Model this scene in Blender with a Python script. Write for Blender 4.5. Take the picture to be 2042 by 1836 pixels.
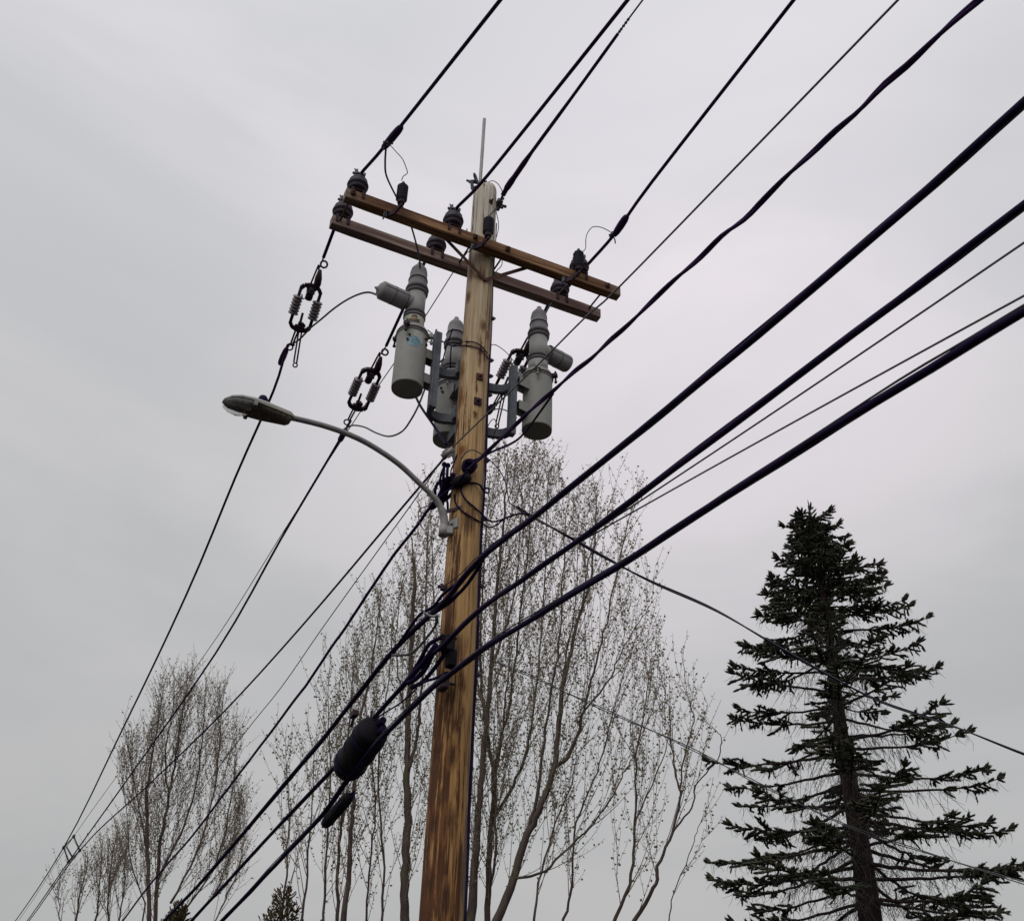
import bpy, math, random
from mathutils import Vector, Matrix, Quaternion, noise as mnoise
V = Vector
scene = bpy.context.scene
for o in list(bpy.data.objects):
    bpy.data.objects.remove(o)
rnd = random.Random(11)

# ------------------------------------------------------------------ camera
IW, IH, FPX = 2042.0, 1836.0, 2200.0          # photograph size and focal length in its pixels
PITCH, ROLL = math.radians(34.146), math.radians(1.93)
CAM = V((0, 0, 1.6))
FWD = V((0, math.cos(PITCH), math.sin(PITCH)))
_r0 = V((1, 0, 0)); _u0 = _r0.cross(FWD)
UP = _u0 * math.cos(ROLL) - _r0 * math.sin(ROLL)
RIGHT = _r0 * math.cos(ROLL) + _u0 * math.sin(ROLL)
cd = bpy.data.cameras.new('camera')
cam = bpy.data.objects.new('camera', cd)
scene.collection.objects.link(cam)
cam.matrix_world = Matrix(((RIGHT.x, UP.x, -FWD.x, CAM.x), (RIGHT.y, UP.y, -FWD.y, CAM.y),
                           (RIGHT.z, UP.z, -FWD.z, CAM.z), (0, 0, 0, 1)))
cd.sensor_fit = 'HORIZONTAL'; cd.sensor_width = 36.0
cd.lens = 36.0 * FPX / IW
cd.clip_start = 0.05; cd.clip_end = 3000
scene.camera = cam

# ------------------------------------------------------------------ sky, sun, exposure
SUN_EL, SUN_AZ = math.radians(48), math.radians(205)      # azimuth clockwise from +Y
world = bpy.data.worlds.new('World'); scene.world = world; world.use_nodes = True
wn, wl = world.node_tree.nodes, world.node_tree.links
wn.clear()
def wnode(t, **k):
    n = wn.new(t)
    for a, b in k.items(): setattr(n, a, b)
    return n
wout = wnode('ShaderNodeOutputWorld'); wbg = wnode('ShaderNodeBackground')
wbg.inputs['Strength'].default_value = 0.1
sky = wnode('ShaderNodeTexSky', sky_type='NISHITA', sun_disc=False)
sky.sun_elevation = SUN_EL; sky.sun_rotation = SUN_AZ
sky.air_density = 1.0; sky.dust_density = 3.0
tc = wnode('ShaderNodeTexCoord')
sep = wnode('ShaderNodeSeparateXYZ'); wl.new(tc.outputs['Generated'], sep.inputs[0])
grad = wnode('ShaderNodeValToRGB')                        # overcast sky: darker low, brighter towards the zenith
wl.new(sep.outputs['Z'], grad.inputs[0])
els = grad.color_ramp.elements
els[0].position = 0.0; els[0].color = (4.4, 4.38, 4.36, 1)
els[1].position = 1.0; els[1].color = (8.4, 8.35, 8.55, 1)
for p, c in ((0.19, (4.85, 4.85, 4.80)), (0.36, (5.15, 5.18, 5.18)), (0.54, (5.75, 5.76, 5.84)), (0.72, (6.6, 6.58, 6.76))):
    e = els.new(p); e.color = (*c, 1)
# flattened cloud layers: direction divided by its height, so bands lie level
mp = wnode('ShaderNodeMapping'); mp.inputs['Scale'].default_value = (1.3, 1.3, 4.2)
mp.inputs['Rotation'].default_value = (0.25, 0.12, 0.4)
wl.new(tc.outputs['Generated'], mp.inputs[0])
nz = wnode('ShaderNodeTexNoise'); nz.inputs['Scale'].default_value = 1.35; nz.inputs['Detail'].default_value = 4.5
nz.inputs['Roughness'].default_value = 0.54; nz.inputs['Distortion'].default_value = 0.5
wl.new(mp.outputs[0], nz.inputs['Vector'])
cr = wnode('ShaderNodeValToRGB'); wl.new(nz.outputs['Fac'], cr.inputs[0])
cr.color_ramp.interpolation = 'EASE'
cr.color_ramp.elements[0].position = 0.3; cr.color_ramp.elements[0].color = (0.885, 0.90, 0.905, 1)
cr.color_ramp.elements[1].position = 0.7; cr.color_ramp.elements[1].color = (1.06, 1.045, 1.055, 1)
mul = wnode('ShaderNodeMix', data_type='RGBA', blend_type='MULTIPLY'); mul.inputs[0].default_value = 1
wl.new(grad.outputs[0], mul.inputs[6]); wl.new(cr.outputs[0], mul.inputs[7])
# a wide thin patch in the cloud deck where the veiled sun brightens it
gd = V((0.12, 0.765, 0.635)).normalized()
def wmath(op, a, b, c=None):
    n = wnode('ShaderNodeMath', operation=op)
    for i, x in enumerate((a, b, c)):
        if x is None: continue
        if isinstance(x, (int, float)): n.inputs[i].default_value = x
        else: wl.new(x, n.inputs[i])
    return n.outputs[0]
dotp = wmath('MULTIPLY_ADD', sep.outputs['X'], gd.x, wmath('MULTIPLY_ADD', sep.outputs['Y'], gd.y, wmath('MULTIPLY', sep.outputs['Z'], gd.z)))
glr = wnode('ShaderNodeMapRange', interpolation_type='SMOOTHERSTEP'); wl.new(dotp, glr.inputs[0])
glr.inputs[1].default_value = 0.895; glr.inputs[2].default_value = 1.03; glr.inputs[3].default_value = 0; glr.inputs[4].default_value = 1
gl = wnode('ShaderNodeMix', data_type='RGBA', blend_type='MIX'); wl.new(glr.outputs[0], gl.inputs[0])
gl.inputs[6].default_value = (1, 1, 1, 1); gl.inputs[7].default_value = (1.29, 1.225, 1.26, 1)
mul2 = wnode('ShaderNodeMix', data_type='RGBA', blend_type='MULTIPLY'); mul2.inputs[0].default_value = 1
wl.new(mul.outputs[2], mul2.inputs[6]); wl.new(gl.outputs[2], mul2.inputs[7])
mix = wnode('ShaderNodeMix', data_type='RGBA', blend_type='MIX'); mix.inputs[0].default_value = 0.965
wl.new(sky.outputs[0], mix.inputs[6]); wl.new(mul2.outputs[2], mix.inputs[7])
wl.new(mix.outputs[2], wbg.inputs['Color']); wl.new(wbg.outputs[0], wout.inputs['Surface'])

sd = bpy.data.lights.new('sun', 'SUN'); sd.energy = 1.25; sd.angle = math.radians(50); sd.color = (1.0, 0.965, 0.92)
sun = bpy.data.objects.new('sun', sd); scene.collection.objects.link(sun)
sdir = V((math.sin(SUN_AZ) * math.cos(SUN_EL), math.cos(SUN_AZ) * math.cos(SUN_EL), math.sin(SUN_EL)))
sun.rotation_euler = sdir.to_track_quat('Z', 'Y').to_euler(); sun.location = (0, 0, 30)

vs = scene.view_settings
vs.view_transform = 'Standard'; vs.look = 'None'; vs.exposure = 0.0; vs.gamma = 1.0; vs.use_curve_mapping = False

# ------------------------------------------------------------------ measuring helpers
AZ = math.radians(24.5)                                   # heading of the line of poles, left of straight ahead
U = V((math.cos(AZ), math.sin(AZ), 0))                    # across the line, along the crossarms
VV = V((-math.sin(AZ), math.cos(AZ), 0))                  # along the line, away from the camera
ZZ = V((0, 0, 1))
O = V((-0.343, 7.292, 0))                                 # foot of the pole
def W(u, v, z): return O + U * u + VV * v + ZZ * z
def ray(px, py):
    return ((px - IW / 2) / FPX * RIGHT - (py - IH / 2) / FPX * UP + FWD).normalized()
def proj(P):
    q = P - CAM; z = q.dot(FWD)
    return IW / 2 + FPX * q.dot(RIGHT) / z, IH / 2 - FPX * q.dot(UP) / z
def dep(P): return (P - CAM).dot(FWD)
def at_depth(p, d):
    r = ray(*p); return CAM + r * (d / r.dot(FWD))
def at_range(p, D):                                       # on an upright cylinder of radius D round the viewer
    r = ray(*p); return CAM + r * (D / math.hypot(r.x, r.y))
def on_plane(p, Q, d):                                    # upright plane through Q along d
    r = ray(*p); n = V((d.y, -d.x, 0))
    return CAM + r * ((Q - CAM).dot(n) / r.dot(n))
def heading(deg): a = math.radians(deg); return V((-math.sin(a), math.cos(a), 0))
def on_u(p, v): return on_plane(p, O + VV * v, U)
def strand(pts, depths):                                  # free-hanging lead, depths interpolated between its ends
    n = len(pts)
    L = [0]
    for i in range(1, n): L.append(L[-1] + math.dist(pts[i - 1], pts[i]))
    out = []
    m = len(depths)
    for i, p in enumerate(pts):
        t = L[i] / L[-1] * (m - 1); k = min(int(t), m - 2); f = t - k
        out.append(at_depth(p, depths[k] * (1 - f) + depths[k + 1] * f))
    return out
def smooth(P, n=4):
    if len(P) < 3: return list(P)
    Q = [P[0] * 2 - P[1]] + list(P) + [P[-1] * 2 - P[-2]]
    out = []
    for i in range(1, len(Q) - 2):
        a, b, c, d = Q[i - 1], Q[i], Q[i + 1], Q[i + 2]
        for k in range(n):
            t = k / n
            out.append(0.5 * ((2 * b) + (c - a) * t + (2 * a - 5 * b + 4 * c - d) * t * t + (3 * b - a - 3 * c + d) * t ** 3))
    out.append(P[-1])
    return out

def fit_sag(P, n=14):                                      # one even sagging curve through measured points
    import numpy as np
    h = V((P[-1].x - P[0].x, P[-1].y - P[0].y, 0)); L = h.length; h = h / L
    t = [V((p.x - P[0].x, p.y - P[0].y, 0)).dot(h) for p in P]
    c = np.polyfit(t, [p.z for p in P], 2)
    return [V((P[0].x, P[0].y, 0)) + h * (L * i / n) + ZZ * float(np.polyval(c, L * i / n)) for i in range(n + 1)]

# ------------------------------------------------------------------ geometry collector
class Geo:
    def __init__(s): s.v = []; s.f = []; s.sm = []
    def face(s, f, sm=False): s.f.append(f); s.sm.append(sm)
    def tube(s, P, R, n=6, caps=True, sm=True, squash=None):
        P = [V(p) for p in P]
        if not hasattr(R, '__len__'): R = [R] * len(P)
        T = []
        for i in range(len(P)):
            t = P[min(i + 1, len(P) - 1)] - P[max(i - 1, 0)]
            T.append(t.normalized() if t.length > 1e-9 else ZZ.copy())
        a = T[0].cross(ZZ)
        if a.length < 1e-3: a = T[0].cross(V((1, 0, 0)))
        a.normalize()
        base = len(s.v)
        for i, p in enumerate(P):
            if i:
                a = (a - T[i] * a.dot(T[i]))
                if a.length < 1e-6: a = T[i].orthogonal()
                a.normalize()
            b = T[i].cross(a)
            for k in range(n):
                th = 2 * math.pi * k / n
                s.v.append(p + (a * math.cos(th) + b * math.sin(th)) * R[i])
        for i in range(len(P) - 1):
            for k in range(n):
                k2 = (k + 1) % n
                s.face((base + i * n + k, base + i * n + k2, base + (i + 1) * n + k2, base + (i + 1) * n + k), sm)
        if caps:
            s.face(tuple(base + k for k in range(n))[::-1]); e = base + (len(P) - 1) * n
            s.face(tuple(e + k for k in range(n)))
    def lathe(s, prof, M=None, n=24, sm=True):             # prof: (r, z) list, spun about local Z
        M = M or Matrix()
        base = len(s.v)
        for r, z in prof:
            for k in range(n):
                th = 2 * math.pi * k / n
                s.v.append(M @ V((r * math.cos(th), r * math.sin(th), z)))
        for i in range(len(prof) - 1):
            for k in range(n):
                k2 = (k + 1) % n
                s.face((base + i * n + k, base + i * n + k2, base + (i + 1) * n + k2, base + (i + 1) * n + k), sm)
        if prof[0][0] > 1e-4: s.face(tuple(base + k for k in range(n))[::-1])
        if prof[-1][0] > 1e-4: s.face(tuple(base + (len(prof) - 1) * n + k for k in range(n)))
    def box(s, c, X, Y, Z, bev=0.0):                        # c centre, X Y Z half-extent vectors
        c, X, Y, Z = V(c), V(X), V(Y), V(Z)
        if bev <= 0:
            b = len(s.v)
            for i in (-1, 1):
                for j in (-1, 1):
                    for k in (-1, 1): s.v.append(c + X * i + Y * j + Z * k)
            for f in ((0, 1, 3, 2), (4, 6, 7, 5), (0, 4, 5, 1), (2, 3, 7, 6), (0, 2, 6, 4), (1, 5, 7, 3)):
                s.face(tuple(b + q for q in f))
        else:                                               # octagonal section along X, chamfered
            by, bz = bev / Y.length, bev / Z.length; bx = bev / X.length
            ring = [(1 - by, 1), (1, 1 - bz), (1, -1 + bz), (1 - by, -1), (-1 + by, -1), (-1, -1 + bz), (-1, 1 - bz), (-1 + by, 1)]
            b = len(s.v)
            for x, sc in ((-1, 1 - min(by, bz)), (-1 + bx, 1), (1 - bx, 1), (1, 1 - min(by, bz))):
                for y, z in ring: s.v.append(c + X * x + Y * y * sc + Z * z * sc)
            for i in range(3):
                for k in range(8):
                    k2 = (k + 1) % 8
                    s.face((b + i * 8 + k, b + (i + 1) * 8 + k, b + (i + 1) * 8 + k2, b + i * 8 + k2))
            s.face(tuple(b + k for k in range(8))); s.face(tuple(b + 24 + k for k in range(8))[::-1])
    def ring(s, c, nrm, R, r, n=14, m=6):
        nrm = V(nrm).normalized(); a = nrm.orthogonal().normalized(); b = nrm.cross(a)
        P = [V(c) + (a * math.cos(2 * math.pi * k / n) + b * math.sin(2 * math.pi * k / n)) * R for k in range(n + 1)]
        s.tube(P, r, m, caps=False)
    def ball(s, c, r, n=8):
        prof = [(r * math.sin(math.pi * k / 6), -r * math.cos(math.pi * k / 6)) for k in range(7)]
        s.lathe(prof, Matrix.Translation(V(c)), n)
    def bar(s, P, w, t, side):                              # flat strip along P, width w towards 'side', thickness t
        for a, b in zip(P[:-1], P[1:]):
            d = (b - a); X = d / 2; Y = (V(side) - d.normalized() * V(side).dot(d.normalized())).normalized() * w / 2
            Z = d.normalized().cross(Y.normalized()) * t / 2
            s.box((a + b) / 2, X, Y, Z)

def frame(loc, zdir, xdir=None):
    z = V(zdir).normalized(); x = V(xdir) if xdir is not None else z.orthogonal()
    x = (x - z * x.dot(z)).normalized(); y = z.cross(x)
    return Matrix(((x.x, y.x, z.x, loc[0]), (x.y, y.y, z.y, loc[1]), (x.z, y.z, z.z, loc[2]), (0, 0, 0, 1)))

def obj(name, g, mat, parent=None, kind=None, label=None, org=None):
    m = bpy.data.meshes.new(name)
    inv = None
    if parent is not None and not parent.get('_local'):
        root = parent
        inv = V(root['_o'])
    elif parent is None and org is not None:
        inv = V(org)
    vs_ = [v - inv for v in g.v] if inv is not None else g.v
    m.from_pydata(vs_, [], g.f)
    m.polygons.foreach_set('use_smooth', g.sm)
    m.materials.append(mat); m.update()
    o = bpy.data.objects.new(name, m); scene.collection.objects.link(o)
    if parent is not None:
        o.parent = parent
        if parent.get('_local'): o['_local'] = 1
        else: o['_o'] = parent['_o']
    elif org is not None: o.location = org; o['_o'] = tuple(org)
    if kind: o['kind'] = kind
    if label: o['label'] = label
    return o
def thing(name, label, cat, loc=(0, 0, 0), group=None, local=False):
    o = bpy.data.objects.new(name, None); scene.collection.objects.link(o)
    o.empty_display_size = 0.1
    o['label'] = label; o['category'] = cat
    if group: o['group'] = group
    if local: o['_local'] = 1
    else:
        o.location = loc; o['_o'] = tuple(loc)
    return o
def solo(name, g, mat, label, cat, group=None, org=None):
    o = obj(name, g, mat, None, org=org if org is not None else g.v[0].copy())
    o['label'] = label; o['category'] = cat
    if group: o['group'] = group
    return o
def copy_tree(o, parent=None):
    c = o.copy(); scene.collection.objects.link(c)
    if parent is not None:
        c.parent = parent; c.matrix_parent_inverse = o.matrix_parent_inverse.copy()
    for ch in list(o.children): copy_tree(ch, c)
    return c

# where the photograph shows knots and stains on the pole: place, size, colours
def prad(z): return 0.112 + (9.69 - z) * (0.142 - 0.112) / 6.69
def on_pole(p, lift=0.0):                                  # ray through the photo point on to the pole's face
    r = ray(*p); h = math.hypot(r.x, r.y); D = math.hypot(O.x, O.y)
    z = CAM.z + r.z * (D - 0.12) / h
    R = prad(z) + lift
    dx, dy = r.x / h, r.y / h; ox, oy = -O.x, -O.y
    bq = ox * dx + oy * dy; cq = ox * ox + oy * oy - R * R; disc = bq * bq - cq
    t = -bq - (math.sqrt(disc) if disc > 0 else 0)
    P = CAM + r * (t / h)
    n = V((P.x - O.x, P.y - O.y, 0)).normalized()
    return P, n
RUST, DARK, BRN = (0.16, 0.055, 0.014), (0.045, 0.018, 0.010), (0.25, 0.12, 0.04)
KNOTS = []
for p, rx, rz, core, halo, amt in (((933, 592), .028, .07, DARK, BRN, .85), ((965, 650), .03, .06, DARK, BRN, .8), ((973, 668), .02, .05, RUST, BRN, .8), ((921, 738), .026, .09, RUST, BRN, .9),
        ((917, 796), .032, .10, RUST, BRN, .9), ((906, 832), .03, .10, RUST, BRN, .8), ((948, 826), .018, .035, DARK, BRN, .9), ((921, 899), .034, .05, RUST, BRN, .95), ((912, 935), .05, .10, BRN, BRN, .6),
        ((933, 1040), .055, .12, DARK, (0.12, .05, .02), .85), ((925, 1005), .02, .10, DARK, BRN, .6), ((884, 1020), .045, .35, DARK, (0.12, .05, .02), .85), ((903, 1297), .055, .13, DARK, (0.11, .045, .02), .95), ((880, 1150), .05, .3, (0.09, .03, .012), BRN, .8),
        ((903, 1504), .03, .09, DARK, BRN, .9), ((872, 1500), .04, .09, DARK, (0.14, .05, .02), .9), ((866, 1640), .05, .11, DARK, (0.14, .05, .02), .9), ((895, 1640), .045, .13, DARK, BRN, .85), ((868, 1400), .04, .2, DARK, (0.14, .05, .02), .8),
        ((960, 545), .045, .09, DARK, BRN, .8), ((940, 540), .022, .10, DARK, BRN, .7), ((958, 700), .012, .14, (0.07, .02, .015), RUST, .9), ((966, 705), .010, .10, (0.07, .02, .015), RUST, .8), ((968, 452), .03, .10, DARK, BRN, .35),
        ((855, 1760), .05, .12, DARK, (0.14, .05, .02), .85), ((890, 1790), .04, .12, DARK, BRN, .8)):
    P_, n_ = on_pole(p); q_ = Matrix.Rotation(-AZ, 3, 'Z') @ (P_ - O)
    KNOTS.append((tuple(q_), rx, rz, core, halo, amt))

# ------------------------------------------------------------------ materials
def nodes_of(name, rough=0.6, metal=0.0, spec=0.4):
    m = bpy.data.materials.new(name); m.use_nodes = True
    nt = m.node_tree; b = nt.nodes['Principled BSDF']
    b.inputs['Roughness'].default_value = rough; b.inputs['Metallic'].default_value = metal
    b.inputs['Specular IOR Level'].default_value = spec
    return m, nt, b
def mk(nt, t, **k):
    n = nt.nodes.new(t)
    for a, b in k.items(): setattr(n, a, b)
    return n
def noise_node(nt, scale, detail=4, sc=(1, 1, 1), coord='Object', dist=0.0, rough=0.55):
    t = mk(nt, 'ShaderNodeTexCoord'); mp = mk(nt, 'ShaderNodeMapping'); mp.inputs['Scale'].default_value = sc
    n = mk(nt, 'ShaderNodeTexNoise'); n.inputs['Scale'].default_value = scale; n.inputs['Detail'].default_value = detail
    n.inputs['Distortion'].default_value = dist; n.inputs['Roughness'].default_value = rough
    nt.links.new(t.outputs[coord], mp.inputs[0]); nt.links.new(mp.outputs[0], n.inputs['Vector'])
    return n
def ramp(nt, src, stops):
    r = mk(nt, 'ShaderNodeValToRGB'); nt.links.new(src, r.inputs[0])
    e = r.color_ramp.elements
    e[0].position, e[0].color = stops[0][0], (*stops[0][1], 1)
    e[1].position, e[1].color = stops[-1][0], (*stops[-1][1], 1)
    for p, c in stops[1:-1]:
        q = e.new(p); q.color = (*c, 1)
    return r
def mixc(nt, f, a, b, mode='MIX'):
    m = mk(nt, 'ShaderNodeMix', data_type='RGBA', blend_type=mode)
    if isinstance(f, (int, float)): m.inputs[0].default_value = f
    else: nt.links.new(f, m.inputs[0])
    for i, x in ((6, a), (7, b)):
        if isinstance(x, tuple): m.inputs[i].default_value = (*x, 1)
        else: nt.links.new(x, m.inputs[i])
    return m.outputs[2]
def bump(nt, b, src, st=0.3, dist=0.01):
    n = mk(nt, 'ShaderNodeBump'); n.inputs['Strength'].default_value = st; n.inputs['Distance'].default_value = dist
    nt.links.new(src, n.inputs['Height']); nt.links.new(n.outputs[0], b.inputs['Normal'])
def simple(name, col, var=0.25, scale=8, rough=0.6, metal=0.0, spec=0.4, dirt=None, dscale=3, bs=0.15):
    m, nt, b = nodes_of(name, rough, metal, spec)
    n = noise_node(nt, scale, 5)
    lo = tuple(c * (1 - var) for c in col); hi = tuple(min(1, c * (1 + var)) for c in col)
    r = ramp(nt, n.outputs['Fac'], [(0.3, lo), (0.7, hi)]).outputs[0]
    if dirt:
        d = noise_node(nt, dscale, 6, rough=0.65)
        f = ramp(nt, d.outputs['Fac'], [(0.52, (0, 0, 0)), (0.68, (0.8, 0.8, 0.8))]).outputs[0]
        r = mixc(nt, f, r, dirt)
    nt.links.new(r, b.inputs['Base Color'])
    if bs: bump(nt, b, n.outputs['Fac'], bs, 0.004)
    return m

def wood_pole():
    m, nt, b = nodes_of('pole_wood', 0.78, 0, 0.25)
    L = nt.links
    t = mk(nt, 'ShaderNodeTexCoord'); sp = mk(nt, 'ShaderNodeSeparateXYZ'); L.new(t.outputs['Object'], sp.inputs[0])
    mr = mk(nt, 'ShaderNodeMapRange'); mr.inputs[1].default_value = 2.4; mr.inputs[2].default_value = 9.7
    L.new(sp.outputs['Z'], mr.inputs[0])
    w = noise_node(nt, 2.2, 3, (1, 1, 0.35))
    ad = mk(nt, 'ShaderNodeMath', operation='MULTIPLY_ADD'); L.new(w.outputs['Fac'], ad.inputs[0]); ad.inputs[1].default_value = 0.22
    L.new(mr.outputs[0], ad.inputs[2])
    sb = mk(nt, 'ShaderNodeMath', operation='SUBTRACT'); L.new(ad.outputs[0], sb.inputs[0]); sb.inputs[1].default_value = 0.11
    base = ramp(nt, sb.outputs[0], [(0.0, (0.37, 0.195, 0.070)), (0.22, (0.41, 0.235, 0.092)), (0.4, (0.43, 0.265, 0.115)),
                                    (0.6, (0.47, 0.31, 0.155)), (0.8, (0.52, 0.42, 0.30)), (0.93, (0.56, 0.525, 0.475))]).outputs[0]
    # fine vertical grain
    g = noise_node(nt, 1.0, 7, (46, 46, 1.3), rough=0.7)
    gr = ramp(nt, g.outputs['Fac'], [(0.33, (0.50, 0.45, 0.40)), (0.47, (0.92, 0.91, 0.90)), (0.68, (1.18, 1.18, 1.18))]).outputs[0]
    c = mixc(nt, 1.0, base, gr, 'MULTIPLY')
    # broad blotches
    g2 = noise_node(nt, 1.0, 4, (9, 9, 1.1))
    c = mixc(nt, 1.0, c, ramp(nt, g2.outputs['Fac'], [(0.3, (0.78, 0.74, 0.68)), (0.68, (1.1, 1.1, 1.1))]).outputs[0], 'MULTIPLY')
    # rusty streaks, stronger low down
    s1 = noise_node(nt, 1.0, 7, (38, 38, 1.1), dist=0.25, rough=0.68)
    s2 = noise_node(nt, 1.0, 5, (5, 5, 1.5), dist=0.6, rough=0.62)
    sm = mk(nt, 'ShaderNodeMath', operation='MULTIPLY_ADD'); L.new(s2.outputs['Fac'], sm.inputs[0]); sm.inputs[1].default_value = 0.75; L.new(s1.outputs['Fac'], sm.inputs[2])
    lw = mk(nt, 'ShaderNodeMapRange'); L.new(sp.outputs['Z'], lw.inputs[0])
    lw.inputs[1].default_value = 2.5; lw.inputs[2].default_value = 8.6; lw.inputs[3].default_value = 0.085; lw.inputs[4].default_value = -0.075
    # local X runs across the line: the stained flank is the roadward one
    fl = mk(nt, 'ShaderNodeMapRange'); L.new(sp.outputs['X'], fl.inputs[0])
    fl.inputs[1].default_value = -0.14; fl.inputs[2].default_value = 0.03; fl.inputs[3].default_value = 0.10; fl.inputs[4].default_value = 0.0
    a1 = mk(nt, 'ShaderNodeMath', operation='ADD'); L.new(sm.outputs[0], a1.inputs[0]); L.new(lw.outputs[0], a1.inputs[1])
    a2 = mk(nt, 'ShaderNodeMath', operation='ADD'); L.new(a1.outputs[0], a2.inputs[0]); L.new(fl.outputs[0], a2.inputs[1])
    st = ramp(nt, a2.outputs[0], [(0.91, (0, 0, 0)), (0.965, (0.42, 0.42, 0.42)), (1.04, (0.95, 0.95, 0.95))]).outputs[0]
    c = mixc(nt, st, c, mixc(nt, 1.0, (0.070, 0.024, 0.010), gr, 'MULTIPLY'))
    # knots and stains at their places on the face (in the pole's own frame)
    wv = noise_node(nt, 16, 4, rough=0.7)
    wvec = mk(nt, 'ShaderNodeVectorMath', operation='MULTIPLY_ADD'); L.new(wv.outputs['Color'], wvec.inputs[0]); wvec.inputs[1].default_value = (.05, .05, .10); L.new(t.outputs['Object'], wvec.inputs[2])
    rings = noise_node(nt, 1.0, 6, (55, 55, 2.6), rough=0.72)
    for (kx, ky, kz), rx, rz, core, halo, amt in KNOTS:
        sb_ = mk(nt, 'ShaderNodeVectorMath', operation='SUBTRACT'); L.new(wvec.outputs[0], sb_.inputs[0]); sb_.inputs[1].default_value = (kx + .025, ky + .025, kz + .05)
        ml = mk(nt, 'ShaderNodeVectorMath', operation='MULTIPLY'); L.new(sb_.outputs[0], ml.inputs[0]); ml.inputs[1].default_value = (.27 / rx, .27 / rx, .30 / rz)
        sx = mk(nt, 'ShaderNodeSeparateXYZ'); L.new(ml.outputs[0], sx.inputs[0])
        prev = None
        for ax_ in 'XYZ':
            q_ = mk(nt, 'ShaderNodeMath', operation='MULTIPLY_ADD'); L.new(sx.outputs[ax_], q_.inputs[0]); L.new(sx.outputs[ax_], q_.inputs[1])
            if prev: L.new(prev.outputs[0], q_.inputs[2])
            else: q_.inputs[2].default_value = 0
            prev = q_
        ln = mk(nt, 'ShaderNodeMath', operation='SQRT'); L.new(prev.outputs[0], ln.inputs[0])
        ad_ = mk(nt, 'ShaderNodeMath', operation='MULTIPLY_ADD'); L.new(rings.outputs['Fac'], ad_.inputs[0]); ad_.inputs[1].default_value = .5 if rx < .036 else 1.25
        bi = mk(nt, 'ShaderNodeMath', operation='ADD'); L.new(ln.outputs[0], bi.inputs[0]); bi.inputs[1].default_value = .30 if rx < .036 else -.03; L.new(bi.outputs[0], ad_.inputs[2])
        f1 = ramp(nt, ad_.outputs[0], [(0.66, (amt,) * 3), (0.86, (amt * .72,) * 3), (0.98, (0, 0, 0))])
        cc = ramp(nt, ad_.outputs[0], [(0.66, core), (0.90, halo)]).outputs[0]
        c = mixc(nt, f1.outputs[0], c, cc)
    # weathered grey on the far right flank
    fr = mk(nt, 'ShaderNodeMapRange'); L.new(sp.outputs['X'], fr.inputs[0])
    fr.inputs[1].default_value = 0.055; fr.inputs[2].default_value = 0.12; fr.inputs[3].default_value = 0; fr.inputs[4].default_value = 0.55
    c = mixc(nt, fr.outputs[0], c, mixc(nt, 1.0, (0.40, 0.34, 0.27), gr, 'MULTIPLY'))
    L.new(c, b.inputs['Base Color'])
    bump(nt, b, g.outputs['Fac'], 0.55, 0.012)
    return m
def wood_arm(name, light, dark, stain):
    m, nt, b = nodes_of(name, 0.8, 0, 0.2)
    g = noise_node(nt, 1.0, 7, (1.3, 38, 38), rough=0.7)
    s = noise_node(nt, 1.0, 5, (0.9, 13, 13), dist=0.5, rough=0.62)
    c = ramp(nt, g.outputs['Fac'], [(0.35, dark), (0.5, tuple(l * .8 for l in light)), (0.64, light)]).outputs[0]
    f = ramp(nt, s.outputs['Fac'], [(0.42, (0, 0, 0)), (0.52, (0.6, 0.6, 0.6)), (0.64, (0.92, 0.92, 0.92))]).outputs[0]
    c = mixc(nt, f, c, stain)
    t = mk(nt, 'ShaderNodeTexCoord'); sp = mk(nt, 'ShaderNodeSeparateXYZ'); nt.links.new(t.outputs['Object'], sp.inputs[0])
    ab = mk(nt, 'ShaderNodeMath', operation='ABSOLUTE'); nt.links.new(sp.outputs['X'], ab.inputs[0])
    w = noise_node(nt, 9, 5, (1, 4, 4)); ad = mk(nt, 'ShaderNodeMath', operation='MULTIPLY_ADD'); nt.links.new(w.outputs['Fac'], ad.inputs[0]); ad.inputs[1].default_value = .35; nt.links.new(ab.outputs[0], ad.inputs[2])
    mr = mk(nt, 'ShaderNodeMapRange'); nt.links.new(ad.outputs[0], mr.inputs[0]); mr.inputs[1].default_value = 1.32; mr.inputs[2].default_value = 1.52; mr.inputs[4].default_value = .6
    gr = ramp(nt, g.outputs['Fac'], [(0.35, (0.11, 0.085, 0.08)), (0.64, (0.33, 0.275, 0.25))]).outputs[0]
    c = mixc(nt, mr.outputs[0], c, gr)                       # weathered grey towards the sawn ends
    nt.links.new(c, b.inputs['Base Color']); bump(nt, b, g.outputs['Fac'], 0.7, 0.010)
    return m
def leafy(name, cols, rough=0.6, thru=0.0):
    m, nt, b = nodes_of(name, rough, 0, 0.25)
    g = mk(nt, 'ShaderNodeNewGeometry')
    stops = [(i / (len(cols) - 1), c) for i, c in enumerate(cols)]
    r = ramp(nt, g.outputs['Random Per Island'], stops)
    nt.links.new(r.outputs[0], b.inputs['Base Color'])
    if thru:
        tr = mk(nt, 'ShaderNodeBsdfTranslucent'); nt.links.new(r.outputs[0], tr.inputs['Color'])
        ms = mk(nt, 'ShaderNodeMixShader'); ms.inputs[0].default_value = thru
        nt.links.new(b.outputs[0], ms.inputs[1]); nt.links.new(tr.outputs[0], ms.inputs[2])
        nt.links.new(ms.outputs[0], nt.nodes['Material Output'].inputs['Surface'])
    return m
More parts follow.
